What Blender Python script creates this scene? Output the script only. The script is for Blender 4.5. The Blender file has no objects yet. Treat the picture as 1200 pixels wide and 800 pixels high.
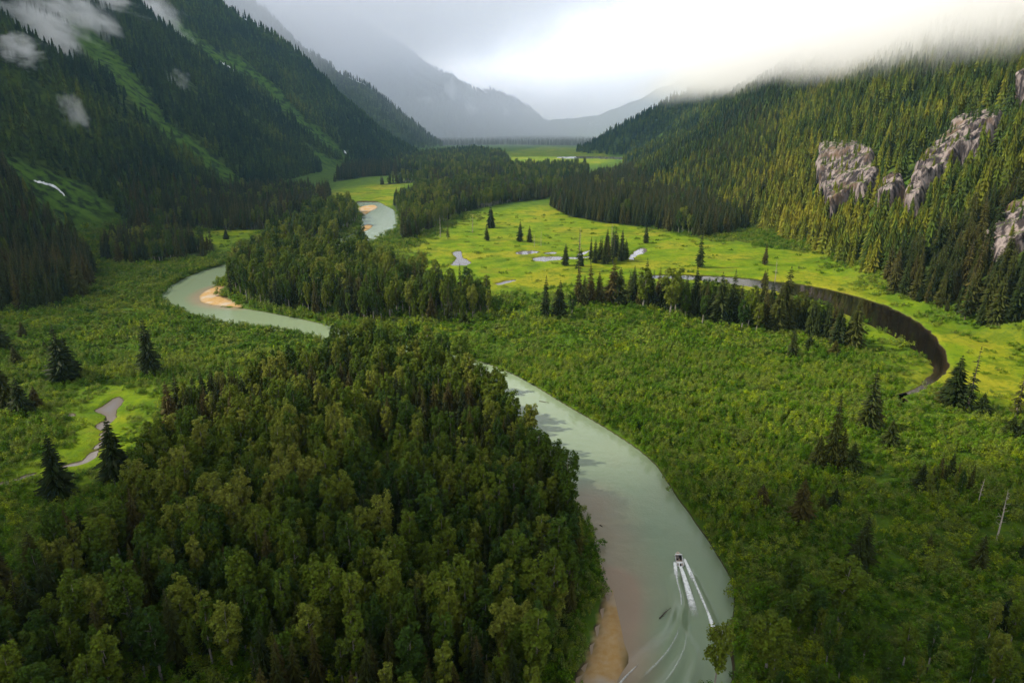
import bpy, math, random
import numpy as np
from mathutils import Vector, Matrix

random.seed(7)
rng = np.random.default_rng(7)
SC = bpy.context.scene
COL = SC.collection
R = math.radians

# ------------------------------------------------------------------ camera
CAM_H, PITCH, FPX = 150.0, 18.0, 800.0            # metres, degrees down, focal length in 1200-wide pixels
cd = bpy.data.cameras.new('camera')
cd.sensor_width = 36.0
cd.lens = 24.0
cd.clip_start = 1.0
cd.clip_end = 60000.0
cam = bpy.data.objects.new('camera', cd)
cam.location = (0, 0, CAM_H)
cam.rotation_euler = (R(90 - PITCH), 0, 0)
COL.objects.link(cam)
SC.camera = cam

# ------------------------------------------------------------------ light
SUN_AZ, SUN_EL = -84.0, 41.0                       # azimuth from straight ahead (+ to the right), elevation
SUN_STRENGTH = 5.0
SKY_STRENGTH = 0.1
SKY_CLOUD = 20.0
EXPOSURE = 0.56
sdir = Vector((math.sin(R(SUN_AZ)) * math.cos(R(SUN_EL)), math.cos(R(SUN_AZ)) * math.cos(R(SUN_EL)), math.sin(R(SUN_EL))))
sl = bpy.data.lights.new('sun', 'SUN')
sl.energy = SUN_STRENGTH
sl.angle = R(0.6)
sl.color = (1.0, 0.915, 0.77)
so = bpy.data.objects.new('sun', sl)
so.rotation_euler = (-sdir).to_track_quat('-Z', 'Y').to_euler()
so.location = (0, 0, 4000)
COL.objects.link(so)

SC.view_settings.view_transform = 'Standard'
SC.view_settings.look = 'None'
SC.view_settings.exposure = EXPOSURE
SC.view_settings.gamma = 1.0
SC.view_settings.use_curve_mapping = False

world = bpy.data.worlds.new('World')
SC.world = world
world.use_nodes = True
wt = world.node_tree
wn, wl = wt.nodes, wt.links
wn.clear()
w_out = wn.new('ShaderNodeOutputWorld')
w_bg = wn.new('ShaderNodeBackground')
w_bg.inputs['Strength'].default_value = SKY_STRENGTH
w_sky = wn.new('ShaderNodeTexSky')
w_sky.sky_type = 'NISHITA'
w_sky.sun_disc = False
w_sky.sun_elevation = R(SUN_EL)
w_sky.sun_rotation = R(SUN_AZ)
w_tc = wn.new('ShaderNodeTexCoord')
w_map = wn.new('ShaderNodeMapping')
w_map.inputs['Scale'].default_value = (1.0, 1.0, 2.6)
w_noise = wn.new('ShaderNodeTexNoise')
w_noise.inputs['Scale'].default_value = 2.2
w_noise.inputs['Detail'].default_value = 6
w_noise.inputs['Roughness'].default_value = 0.55
w_ramp = wn.new('ShaderNodeMapRange')
w_ramp.inputs['From Min'].default_value = 0.18
w_ramp.inputs['From Max'].default_value = 0.5
w_ramp.inputs['To Min'].default_value = 0.55
w_ramp.inputs['To Max'].default_value = 1.0
w_cr = wn.new('ShaderNodeValToRGB')
w_cr.color_ramp.elements[0].position = 0.3
w_cr.color_ramp.elements[0].color = (0.74, 0.76, 0.84, 1)
w_cr.color_ramp.elements[1].position = 0.62
w_cr.color_ramp.elements[1].color = (1.0, 0.98, 0.975, 1)
w_sc = wn.new('ShaderNodeVectorMath')
w_sc.operation = 'SCALE'
w_sc.inputs['Scale'].default_value = SKY_CLOUD
w_mix = wn.new('ShaderNodeMix')
w_mix.data_type = 'RGBA'
wl.new(w_tc.outputs['Generated'], w_map.inputs['Vector'])
wl.new(w_map.outputs['Vector'], w_noise.inputs['Vector'])
wl.new(w_noise.outputs['Fac'], w_ramp.inputs['Value'])
wl.new(w_noise.outputs['Fac'], w_cr.inputs['Fac'])
w_sep = wn.new('ShaderNodeSeparateXYZ')
wl.new(w_tc.outputs['Generated'], w_sep.inputs[0])
w_el = wn.new('ShaderNodeMapRange')                  # the cloud layer is thin and bright down the valley, thick overhead
w_el.inputs['From Min'].default_value = 0.18
w_el.inputs['From Max'].default_value = 0.55
w_el.inputs['To Min'].default_value = 1.0
w_el.inputs['To Max'].default_value = 0.21
wl.new(w_sep.outputs['Z'], w_el.inputs['Value'])
w_mul = wn.new('ShaderNodeVectorMath')
w_mul.operation = 'SCALE'
wl.new(w_cr.outputs['Color'], w_mul.inputs[0])
wl.new(w_el.outputs['Result'], w_mul.inputs['Scale'])
wl.new(w_mul.outputs['Vector'], w_sc.inputs[0])
wl.new(w_ramp.outputs['Result'], w_mix.inputs['Factor'])
wl.new(w_sky.outputs['Color'], w_mix.inputs['A'])
wl.new(w_sc.outputs['Vector'], w_mix.inputs['B'])
wl.new(w_mix.outputs['Result'], w_bg.inputs['Color'])
wl.new(w_bg.outputs['Background'], w_out.inputs['Surface'])

cy = SC.cycles
cy.max_bounces = 14
cy.diffuse_bounces = 2
cy.glossy_bounces = 2
cy.transmission_bounces = 2
cy.transparent_max_bounces = 6
cy.volume_bounces = 12
cy.volume_step_rate = 1.0
cy.volume_max_steps = 96
cy.caustics_reflective = False
cy.caustics_refractive = False
cy.sample_clamp_indirect = 10.0
cy.use_denoising = True
try:
    cy.denoiser = 'OPENIMAGEDENOISE'
except Exception:
    pass

# ------------------------------------------------------------------ small helpers
def px(x, y, z=0.0):
    """The point at height z that the photograph shows at pixel (x, y) of its 1200 x 800."""
    u, v = (x - 600) / FPX, (400 - y) / FPX
    c, s = math.cos(R(PITCH)), math.sin(R(PITCH))
    d = Vector((u, c + v * s, -s + v * c))
    t = (z - CAM_H) / d.z
    return (d.x * t, d.y * t)

def pxs(pts):
    return [px(*p) for p in pts]

def to_px(P):
    P = np.asarray(P, float)
    c, s = math.cos(R(PITCH)), math.sin(R(PITCH))
    X, Y, Z = P[..., 0], P[..., 1], P[..., 2] - CAM_H
    dep = Y * c - Z * s
    up = Y * s + Z * c
    dep = np.where(dep < 1, 1, dep)
    return 600 + FPX * X / dep, 400 - FPX * up / dep, dep

def smooth_loop(pts, n=6, closed=True):
    P = np.array(pts, float)
    N = len(P)
    out = []
    for i in range(N if closed else N - 1):
        p0, p1, p2, p3 = (P[(i - 1) % N], P[i], P[(i + 1) % N], P[(i + 2) % N]) if closed else (P[max(i - 1, 0)], P[i], P[i + 1], P[min(i + 2, N - 1)])
        for k in range(n):
            t = k / n
            out.append(0.5 * (2 * p1 + (p2 - p0) * t + (2 * p0 - 5 * p1 + 4 * p2 - p3) * t * t + (3 * p1 - p0 - 3 * p2 + p3) * t ** 3))
    if not closed:
        out.append(P[-1])
    return np.array(out)

def sdf(poly, X, Y, far=80.0):
    """Signed distance to a closed polygon (negative inside), exact within FAR of its box."""
    poly = np.asarray(poly, float)
    shp = np.shape(X)
    x, y = np.ravel(X), np.ravel(Y)
    res = np.full(x.shape, far)
    lo, hi = poly.min(0) - far, poly.max(0) + far
    sel = np.where((x > lo[0]) & (x < hi[0]) & (y > lo[1]) & (y < hi[1]))[0]
    if len(sel) == 0:
        return res.reshape(shp)
    xs, ys = x[sel], y[sel]
    d2 = np.full(xs.shape, 1e18)
    ins = np.zeros(xs.shape, bool)
    M = len(poly)
    for i in range(M):
        ax, ay = poly[i]
        bx, by = poly[(i + 1) % M]
        ex, ey = bx - ax, by - ay
        L = ex * ex + ey * ey + 1e-12
        t = np.clip(((xs - ax) * ex + (ys - ay) * ey) / L, 0, 1)
        d2 = np.minimum(d2, (xs - ax - t * ex) ** 2 + (ys - ay - t * ey) ** 2)
        if ay != by:
            cr = ((ay > ys) != (by > ys)) & (xs < (bx - ax) * (ys - ay) / (by - ay) + ax)
            ins ^= cr
    res[sel] = np.where(ins, -1, 1) * np.sqrt(d2)
    return res.reshape(shp)

_tab = np.random.default_rng(11).random((256, 256))
def vnoise(x, y):
    xi, yi = np.floor(x).astype(int), np.floor(y).astype(int)
    fx, fy = x - xi, y - yi
    fx, fy = fx * fx * (3 - 2 * fx), fy * fy * (3 - 2 * fy)
    a, b = _tab[xi % 256, yi % 256], _tab[(xi + 1) % 256, yi % 256]
    c, d = _tab[xi % 256, (yi + 1) % 256], _tab[(xi + 1) % 256, (yi + 1) % 256]
    return (a * (1 - fx) + b * fx) * (1 - fy) + (c * (1 - fx) + d * fx) * fy

def fbm(x, y, o=4):
    s, a, t = 0, 1.0, 0
    for i in range(o):
        s = s + a * vnoise(x * 2 ** i + 17.3 * i, y * 2 ** i + 5.1 * i)
        t += a
        a *= 0.5
    return s / t

def sstep(a, b, v):
    t = np.clip((v - a) / (b - a), 0, 1)
    return t * t * (3 - 2 * t)

def mesh_np(name, verts, faces, mats, smooth=False, mat_idx=None):
    """faces: (M,k) int array of equal-sized faces, or a list of such arrays."""
    if not isinstance(faces, list):
        faces = [faces]
    faces = [np.asarray(f, np.int32) for f in faces if len(f)]
    me = bpy.data.meshes.new(name)
    verts = np.asarray(verts, np.float32)
    me.vertices.add(len(verts))
    me.vertices.foreach_set('co', verts.ravel())
    nl = sum(f.size for f in faces)
    nf = sum(len(f) for f in faces)
    me.loops.add(nl)
    me.loops.foreach_set('vertex_index', np.concatenate([f.ravel() for f in faces]))
    me.polygons.add(nf)
    sizes = np.concatenate([np.full(len(f), f.shape[1], np.int32) for f in faces])
    me.polygons.foreach_set('loop_start', np.concatenate([[0], np.cumsum(sizes)[:-1]]).astype(np.int32))
    try:
        me.polygons.foreach_set('loop_total', sizes)
    except Exception:
        pass
    if mat_idx is not None:
        me.polygons.foreach_set('material_index', np.asarray(mat_idx, np.int32))
    me.polygons.foreach_set('use_smooth', np.full(nf, smooth))
    me.update(calc_edges=True)
    for m in (mats if isinstance(mats, (list, tuple)) else [mats]):
        me.materials.append(m)
    return me

def link(name, data, parent=None):
    o = bpy.data.objects.new(name, data)
    COL.objects.link(o)
    if parent is not None:
        o.parent = parent
    return o

def tag(o, label=None, cat=None, group=None, kind=None):
    if label:
        o['label'] = label
    if cat:
        o['category'] = cat
    if group:
        o['group'] = group
    if kind:
        o['kind'] = kind
    return o

def color_attr(me, name, arr):
    a = me.attributes.new(name, 'FLOAT_COLOR', 'POINT')
    a.data.foreach_set('color', np.asarray(arr, np.float32).ravel())

class NT:
    """Tiny node builder."""
    def __init__(self, name):
        self.m = bpy.data.materials.new(name)
        self.m.use_nodes = True
        self.t = self.m.node_tree
        self.t.nodes.clear()
        self.out = self.t.nodes.new('ShaderNodeOutputMaterial')
    def n(self, typ, props=None, **ins):
        nd = self.t.nodes.new(typ)
        for k, v in (props or {}).items():
            setattr(nd, k, v)
        for k, v in ins.items():
            key = int(k[1:]) if k[0] == 'i' and k[1:].isdigit() else k.replace('_', ' ')
            self.set(nd.inputs[key], v)
        return nd
    def set(self, sock, v):
        if hasattr(v, 'links') and hasattr(v, 'is_output'):
            self.t.links.new(v, sock)
        else:
            sock.default_value = v
    def noise(self, vec, scale, detail=4, rough=0.55):
        nd = self.n('ShaderNodeTexNoise', Scale=scale, Detail=detail, Roughness=rough)
        if vec is not None:
            self.set(nd.inputs['Vector'], vec)
        return nd.outputs['Fac']
    def mr(self, v, a, b, c=0.0, d=1.0):
        nd = self.n('ShaderNodeMapRange', {'interpolation_type': 'SMOOTHSTEP'}, i0=v, i1=a, i2=b, i3=c, i4=d)
        return nd.outputs['Result']
    def math(self, op, a, b=0.0, c=None, clamp=False):
        nd = self.n('ShaderNodeMath', {'operation': op, 'use_clamp': clamp}, i0=a, i1=b)
        if c is not None:
            self.set(nd.inputs[2], c)
        return nd.outputs[0]
    def mix(self, f, a, b):
        nd = self.n('ShaderNodeMix', {'data_type': 'RGBA'})
        self.set(nd.inputs[0], f)
        self.set(nd.inputs[6], a if not isinstance(a, tuple) else (*a[:3], 1))
        self.set(nd.inputs[7], b if not isinstance(b, tuple) else (*b[:3], 1))
        return nd.outputs[2]
    def attr(self, name):
        return self.n('ShaderNodeAttribute', {'attribute_name': name})
    def pos(self):
        return self.n('ShaderNodeNewGeometry').outputs['Position']

def leaf_mat(name, cols, transl=0.25, var=0.10, attr=None, patch=0.01, plant=0.0, pscale=0.3):
    """Foliage: a base colour that varies per plant, per patch of country and per spray."""
    N = NT(name)
    if attr:
        rnd = N.attr(attr).outputs['Fac']
    else:
        rnd = N.n('ShaderNodeObjectInfo').outputs['Random']
    geo = N.n('ShaderNodeNewGeometry')
    isl = geo.outputs['Random Per Island']
    pn = N.noise(geo.outputs['Position'], patch, 2)
    f = N.math('ADD', N.math('MULTIPLY', rnd, 0.95 if not attr else 0.8), N.math('MULTIPLY', N.math('SUBTRACT', pn, 0.5), 1.0 if not attr else 1.3), clamp=True)
    cr = N.n('ShaderNodeValToRGB')
    el = cr.color_ramp.elements
    while len(el) < len(cols):
        el.new(0.5)
    for i, c in enumerate(cols):
        el[i].position = i / (len(cols) - 1)
        el[i].color = (*c, 1)
    N.set(cr.inputs['Fac'], f)
    if plant > 0:
        f2 = N.math('ADD', f, N.math('MULTIPLY', N.math('SUBTRACT', N.noise(geo.outputs['Position'], pscale, 2), 0.5), plant), clamp=True)
        N.set(cr.inputs['Fac'], f2)
    hs = N.n('ShaderNodeHueSaturation', Color=cr.outputs['Color'])
    N.set(hs.inputs['Value'], N.mr(isl, 0, 1, 1 - 2.2 * var, 1 + 2.2 * var))
    N.set(hs.inputs['Hue'], N.mr(isl, 0, 1, 0.49, 0.51))
    b = N.n('ShaderNodeBsdfPrincipled', Base_Color=hs.outputs['Color'], Roughness=0.6)
    b.inputs['Specular IOR Level'].default_value = 0.06
    if transl > 0:
        tr = N.n('ShaderNodeBsdfTranslucent', Color=hs.outputs['Color'])
        mx = N.n('ShaderNodeMixShader', i0=transl, i1=b.outputs[0], i2=tr.outputs[0])
        N.set(N.out.inputs['Surface'], mx.outputs[0])
    else:
        N.set(N.out.inputs['Surface'], b.outputs[0])
    return N.m

def plain_mat(name, col, rough=0.7, metal=0.0, noise=None, spec=0.4):
    N = NT(name)
    b = N.n('ShaderNodeBsdfPrincipled', Roughness=rough, Metallic=metal)
    b.inputs['Specular IOR Level'].default_value = spec
    if noise:
        tc = N.n('ShaderNodeTexCoord').outputs['Object']
        f = N.noise(tc, noise, 5)
        dark = tuple(c * 0.55 for c in col)
        N.set(b.inputs['Base Color'], N.mix(N.mr(f, 0.3, 0.7), dark, col))
    else:
        b.inputs['Base Color'].default_value = (*col, 1)
    N.set(N.out.inputs['Surface'], b.outputs[0])
    return N.m

# ------------------------------------------------------------------ the lie of the land
RIDGES = [  # crest points (x, y, z), slope
    ([(-395, 2950, -20), (-700, 2930, 300), (-1034, 2900, 600), (-1500, 2700, 1000), (-2000, 2100, 1330), (-1950, 1000, 1320), (-1600, 100, 1120), (-1500, -800, 1000)], 0.93),
    ([(-1250, 1950, 560), (-760, 1640, 40)], 0.62),
    ([(-430, 4100, 0), (-960, 4050, 470), (-1700, 4000, 1100)], 0.85),
    ([(330, 6900, 0), (0, 6500, 400), (-400, 6350, 560), (-760, 6250, 690), (-1200, 6300, 1000), (-1900, 6500, 1300)], 0.8),
    ([(1560, -900, 850), (1540, 0, 860), (1550, 800, 890), (1470, 1700, 860), (1200, 2300, 620), (820, 2900, 260)], 0.74),
    ([(1900, 7600, 620), (900, 7500, 230), (300, 7600, 170), (-500, 7600, 200)], 0.5),
    ([(330, 3250, 0), (640, 3300, 190), (900, 3350, 330), (1600, 3700, 800)], 0.6),
]
FLAT = 1.3

river_right = [(846, 812), (858, 740), (862, 690), (845, 655), (815, 610), (790, 575), (770, 545), (740, 520), (700, 495), (660, 472), (620, 448), (585, 431),
               (550, 420), (500, 408), (440, 397), (392, 383), (340, 371), (290, 362), (262, 360), (240, 353), (235, 345), (247, 338), (262, 328), (278, 315), (300, 303), (345, 297), (400, 291), (435, 283), (458, 272), (466, 262), (466, 250), (452, 241), (440, 236)]
river_left = [(418, 236), (422, 243), (424, 256), (420, 268), (400, 279), (345, 288), (300, 296), (278, 306), (255, 312), (225, 322), (200, 335), (189, 345), (190, 353), (205, 363), (240, 376), (300, 386),
              (340, 391), (385, 402), (440, 415), (495, 430), (545, 452), (590, 488), (622, 520), (650, 556), (676, 595), (694, 630), (702, 665), (704, 700), (690, 760), (676, 812)]
WP = {
    'river': smooth_loop(pxs(river_right + river_left), 5),
    'slough': smooth_loop(pxs([(742, 324), (770, 322), (800, 322), (850, 324), (900, 329), (950, 335), (990, 344), (1040, 359), (1085, 384), (1108, 412), (1111, 432), (1100, 446), (1082, 456), (1062, 464), (1050, 468), (1049, 463), (1070, 456), (1090, 440), (1092, 428), (1066, 408), (1036, 389), (1000, 373), (955, 354), (905, 341), (850, 333), (800, 328), (765, 327)]), 5),
    'pond_meadow': smooth_loop(pxs([(529, 296), (541, 294), (543, 301), (553, 307), (548, 311), (535, 312), (527, 310), (533, 304)]), 4),
    'pond_a': smooth_loop(pxs([(603, 296), (618, 293.5), (632, 294.5), (628, 297.5), (612, 299)]), 4),
    'pond_b': smooth_loop(pxs([(626, 302), (645, 300), (668, 301), (690, 300), (688, 303), (660, 305), (640, 307), (626, 306)]), 4),
    'pond_c': smooth_loop(pxs([(636, 296.5), (652, 295), (655, 297), (642, 298.5)]), 4),
    'pond_d': smooth_loop(pxs([(676, 298), (690, 293), (697, 291.5), (690, 296), (682, 300)]), 4),
    'pond_e': smooth_loop(pxs([(735, 303), (741, 296), (748, 291), (757, 291), (759, 296), (748, 300), (742, 305)]), 4),
    'pond_f': smooth_loop(pxs([(580, 332), (600, 328), (606, 329), (598, 332.5), (586, 335)]), 4),
    'pond_left': smooth_loop(pxs([(113, 481), (122, 476), (136, 465), (143, 468), (141, 475), (135, 483), (132, 492), (127, 497), (125, 502), (124, 508), (119, 521), (113, 532), (105, 540), (92, 545), (80, 547), (70, 551), (70, 548), (83, 543), (98, 540), (104, 534), (112, 524), (118, 516), (119, 505), (113, 501), (118, 496), (126, 493), (124, 487)]), 4),
    'pond_pool': smooth_loop(pxs([(55, 486), (70, 485), (86, 485), (95, 489), (85, 491), (70, 490), (60, 489)]), 4),
    'pool_a': smooth_loop(pxs([(759, 479), (766, 475), (769, 482), (765, 488), (759, 487)]), 4),
    'pool_b': smooth_loop(pxs([(806, 483), (814, 478), (820, 484), (812, 487)]), 4),
    'pool_c': smooth_loop(pxs([(871, 491), (884, 488), (900, 491), (902, 494), (888, 494)]), 4),
    'pool_d': smooth_loop(pxs([(1040, 462), (1052, 462), (1060, 467), (1068, 473), (1072, 476), (1062, 475), (1054, 468)]), 4),
    'pool_e': smooth_loop(pxs([(0, 566), (18, 561), (44, 553), (45, 556), (20, 565), (2, 571)]), 4),
    'far_river': smooth_loop(pxs([(498, 177), (512, 176), (511, 180), (503, 182)]), 4),
    'far_pond': smooth_loop(pxs([(655, 184), (700, 183.5), (735, 185), (735, 187), (690, 186), (660, 186)]), 4),
}
bar_near = smooth_loop(pxs([(676, 812), (684, 785), (698, 745), (708, 708), (717, 684), (723, 702), (731, 735), (735, 765), (733, 790), (728, 812)]), 5)
bar_bend = smooth_loop(pxs([(234, 353), (233, 347), (240, 341), (250, 337), (262, 336), (258, 345), (270, 352), (284, 360), (262, 359), (245, 357)]), 4)
bar_mid = smooth_loop(pxs([(390, 303), (394, 296), (404, 291), (420, 287), (425, 292), (412, 300), (398, 309)]), 4)
bar_far = smooth_loop(pxs([(421, 246), (424, 242), (438, 240), (443, 243), (434, 248), (427, 252)]), 4)
bar_far_b = smooth_loop(pxs([(424, 266), (430, 263), (437, 264), (434, 268), (424, 272)]), 4)
BARS = [bar_near, bar_bend, bar_mid, bar_far, bar_far_b]

def ridge_height(X, Y):
    H = np.full(np.shape(X), -1e9)
    for pts, s in RIDGES:
        for (x0, y0, z0), (x1, y1, z1) in zip(pts, pts[1:]):
            ex, ey = x1 - x0, y1 - y0
            t = np.clip(((X - x0) * ex + (Y - y0) * ey) / (ex * ex + ey * ey), 0, 1)
            d = np.hypot(X - x0 - t * ex, Y - y0 - t * ey)
            H = np.maximum(H, z0 + t * (z1 - z0) - s * np.sqrt(d * d + 900) + 15)
    return H

def hills(X, Y):
    """Height of the mountain sides above the valley floor (0 on the floor)."""
    wx = X + 60 * (fbm(X / 300 + 3, Y / 300, 3) - 0.5)
    wy = Y + 60 * (fbm(X / 300 + 31, Y / 300 + 9, 3) - 0.5)
    H = ridge_height(wx, wy)
    g = np.clip(H, 0, 500) / 500
    H = H + g ** 0.7 * (170 * (fbm(X / 420 + 7.7, Y / 420 + 1.3, 4) - 0.5) + 34 * (fbm(X / 70 + 2.2, Y / 70, 3) - 0.5))
    gul = np.abs(fbm(X / 900 + 40, Y / 160 + 12, 3) - 0.5) * 2
    H = H - np.where(X < -200, 1.0, 0.35) * g ** 0.8 * 60 * (1 - gul) ** 3
    return np.where(H > 0, H * H / (H + 35), 0)

def water_sd(X, Y):
    d = np.full(np.shape(X), 80.0)
    for k, p in WP.items():
        q = sdf(p, X, Y)
        if k != 'river':
            q = q + ((3.2 if k != 'slough' else 1.8) if k != 'pond_left' else 1.2) * (fbm(X / 6 + 4, Y / 6 + 8, 3) - .5) * 2 + (.9 if k.startswith('pond') and k != 'pond_left' else 0 if k != 'pond_left' else -.8)
        d = np.minimum(d, q)
    return d

def bars_sd(X, Y):
    d = np.full(np.shape(X), 80.0)
    for p in BARS:
        d = np.minimum(d, sdf(p, X, Y, 40.0))
    return d

def height(X, Y, sd=None, sb=None):
    X, Y = np.asarray(X, float), np.asarray(Y, float)
    if sd is None:
        sd = water_sd(X, Y)
    if sb is None:
        sb = bars_sd(X, Y)
    floor = FLAT + 0.9 * (fbm(X / 60, Y / 60, 3) - 0.5) + 0.5 * (fbm(X / 9, Y / 9, 3) - 0.5)
    z = floor + hills(X, Y)
    bank = sstep(-3.5, 2.0, sd)
    z = -1.6 + (z + 1.6) * bank
    bz = np.clip(0.55 * sstep(1.0, -9.0, sb) + 0.25 * sstep(0.6, -2.5, sb) - 0.12, -0.2, 1.2) + 0.12 * (fbm(X / 7, Y / 7, 2) - 0.5) * sstep(0, -4, sb)
    z = np.where(sb < 1.0, np.maximum(bz, -1.6), z)
    return z

def ray_hit(x, y, tmax=9000):
    u, v = (x - 600) / FPX, (400 - y) / FPX
    c, s = math.cos(R(PITCH)), math.sin(R(PITCH))
    d = np.array((u, c + v * s, -s + v * c))
    t = np.geomspace(60, tmax, 1500)
    P = d[None] * t[:, None] + np.array((0, 0, CAM_H))
    h = hills(P[:, 0], P[:, 1]) + FLAT
    k = np.where(P[:, 2] < h)[0]
    return None if len(k) == 0 else Vector(P[k[0]])

# vegetation regions, outlined on the ground
REG = {
    'near_forest': pxs([(196, 512), (225, 488), (262, 470), (330, 452), (395, 436), (450, 432), (505, 446), (545, 470), (588, 508), (622, 545), (652, 588), (676, 630), (684, 668), (676, 720), (640, 800), (600, 1000), (480, 1150), (-100, 1150), (-420, 960), (-160, 800), (20, 745), (70, 690), (120, 640), (165, 585), (182, 545)]),
    'bend_stand': pxs([(268, 348), (290, 357), (335, 366), (390, 374), (425, 381), (480, 379), (540, 379), (574, 375), (572, 358), (500, 338), (440, 318), (430, 298), (412, 288), (345, 292), (300, 300), (284, 312), (272, 330)]),
    'bend_top': pxs([(345, 292), (300, 300), (330, 272), (370, 252), (415, 246), (420, 262), (400, 276)]),
    'meadow_edge': pxs([(468, 284), (486, 282), (512, 268), (545, 249), (600, 238), (640, 234), (660, 222), (560, 214), (500, 222), (462, 240), (470, 262)]),
    'flat_dark': pxs([(645, 243), (668, 255), (705, 262), (762, 268), (822, 280), (850, 276), (900, 262), (905, 215), (760, 196), (700, 210), (655, 225)]),
    'far_strip': pxs([(440, 218), (500, 214), (560, 212), (650, 214), (690, 212), (690, 197), (640, 196), (560, 200), (500, 208)]),
    'left_hill': pxs([(-60, 362), (30, 366), (62, 362), (98, 352), (112, 336), (112, 315), (92, 300), (60, 285), (0, 272), (-80, 270)]),
    'left_row': pxs([(118, 304), (150, 312), (200, 306), (252, 300), (250, 288), (200, 284), (130, 286)]),
    'left_foot': pxs([(150, 272), (230, 272), (320, 270), (388, 240), (386, 225), (300, 225), (190, 245), (140, 250)]),
    'left_far': pxs([(392, 214), (430, 208), (486, 205), (490, 196), (440, 194), (400, 200)]),
    'far_band': pxs([(500, 171), (600, 170), (690, 171), (700, 165), (640, 162.5), (560, 163), (500, 165)]),
    'far_wood': pxs([(455, 200), (500, 206), (560, 203), (600, 196), (592, 184), (560, 177), (500, 182), (470, 188)]),
    'near_right': pxs([(885, 760), (930, 722), (1000, 745), (1060, 770), (1130, 742), (1240, 735), (1330, 900), (1250, 1050), (900, 1050), (868, 900)]),
    'forest_edge': pxs([(385, 428), (440, 421), (495, 435), (548, 459), (592, 496), (640, 560), (676, 612), (660, 620), (620, 566), (570, 500), (500, 462), (440, 442), (380, 446)]),
    'belt': pxs([(735, 352), (790, 355), (850, 366), (900, 372), (960, 388), (1003, 406), (985, 410), (930, 394), (880, 386), (800, 372), (740, 360)]),
    'pond_grove': pxs([(690, 309), (735, 308), (737, 299), (715, 296), (694, 300)]),
    'thicket_right': pxs([(1070, 572), (1110, 560), (1150, 580), (1130, 600), (1095, 598)]),
    'sedge': pxs([(470, 330), (480, 290), (560, 250), (650, 240), (830, 284), (900, 290), (960, 302), (1010, 330), (1100, 378), (1230, 410), (1240, 480), (1130, 470), (1085, 440), (1040, 402), (985, 372), (930, 350), (880, 345), (800, 335), (720, 335), (640, 345), (560, 345)]),
    'sedge_far': pxs([(585, 180), (640, 172), (710, 176), (715, 190), (690, 194), (600, 192)]),
    'sedge_left': pxs([(90, 470), (160, 455), (190, 460), (185, 490), (150, 520), (120, 545), (70, 555), (60, 540), (110, 515)]),
    'sedge_slough': pxs([(940, 345), (1000, 372), (1050, 398), (1092, 430), (1090, 450), (1050, 455), (1050, 430), (1010, 395), (960, 372)]),
    'sedge_lefttop': pxs([(120, 300), (200, 310), (262, 296), (330, 268), (390, 245), (480, 240), (470, 212), (400, 222), (300, 262), (200, 280)]),
}
FOREST_KEYS = ['near_forest', 'forest_edge', 'bend_stand', 'bend_top', 'meadow_edge', 'flat_dark', 'far_strip', 'left_hill', 'left_row', 'left_foot', 'left_far', 'far_band', 'far_wood']

# ------------------------------------------------------------------ terrain sheet
def axis(lo, d0, hi, g, start):
    v = [start]
    while v[-1] < hi:
        step = d0 if v[-1] < lo else d0 + (v[-1] - lo) * g
        v.append(v[-1] + step)
    return v

xp = axis(420, 2.6, 6500, 0.024, 0.0)
gx = np.array([-v for v in xp[:0:-1]] + xp)
gy = np.array(axis(620, 2.6, 11500, 0.0115, -260.0))
GX, GY = np.meshgrid(gx, gy)
SD, SB = water_sd(GX, GY), bars_sd(GX, GY)
HILL = hills(GX, GY)
GZ = height(GX, GY, SD, SB)

def reg_mask(keys, X, Y, soft=8.0):
    d = np.full(np.shape(X), 60.0)
    for k in keys:
        d = np.minimum(d, sdf(REG[k], X, Y, 60.0))
    return sstep(soft, -soft, d + (9 if soft < 20 else 26) * (fbm(X / (14 if soft < 20 else 26), Y / (14 if soft < 20 else 26), 4) - 0.5) * 2)

m_sedge = reg_mask(['sedge', 'sedge_far', 'sedge_left', 'sedge_slough', 'sedge_lefttop'], GX, GY, 38)
m_forest = reg_mask(FOREST_KEYS, GX, GY, 6)
m_hill = sstep(4, 30, HILL)

# open avalanche tracks on the mountain sides (meadow instead of trees)
TRACKS = [  # pixel polylines with a half-width in metres
    ([(110, 55), (150, 100), (190, 150), (240, 190), (285, 222)], 42),
    ([(215, 40), (270, 75), (320, 110), (360, 150), (400, 180)], 46),
    ([(20, 205), (60, 225), (100, 250)], 60),
    ([(385, 195), (420, 200), (455, 205)], 40),
    ([(760, 170), (800, 157), (835, 148)], 40),
    ([(1000, 262), (1040, 250), (1075, 205)], 16),
    ([(960, 235), (962, 215)], 9),
]
track_pts = []
for pl, w in TRACKS:
    prev = None
    for (x0, y0), (x1, y1) in zip(pl, pl[1:]):
        for k in range(6):
            h = ray_hit(x0 + (x1 - x0) * k / 6, y0 + (y1 - y0) * k / 6)
            if h is not None and h.y < 5200:
                if prev is not None and (h - prev[0]).length < 420:
                    track_pts.append((prev[0].xy, h.xy, w))
                prev = (h,)
def track_d(X, Y):
    """Distance to the nearest track as a share of its half-width."""
    d = np.full(np.shape(X), 9.0)
    for a, b, w in track_pts:
        ex, ey = b.x - a.x, b.y - a.y
        t = np.clip(((X - a.x) * ex + (Y - a.y) * ey) / (ex * ex + ey * ey + 1e-9), 0, 1)
        d = np.minimum(d, np.hypot(X - a.x - t * ex, Y - a.y - t * ey) / w)
    return d + 1.9 * (fbm(X / 75, Y / 75, 4) - 0.5)
TD = track_d(GX, GY)
m_track = sstep(1.15, 0.75, TD) * m_hill

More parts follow.
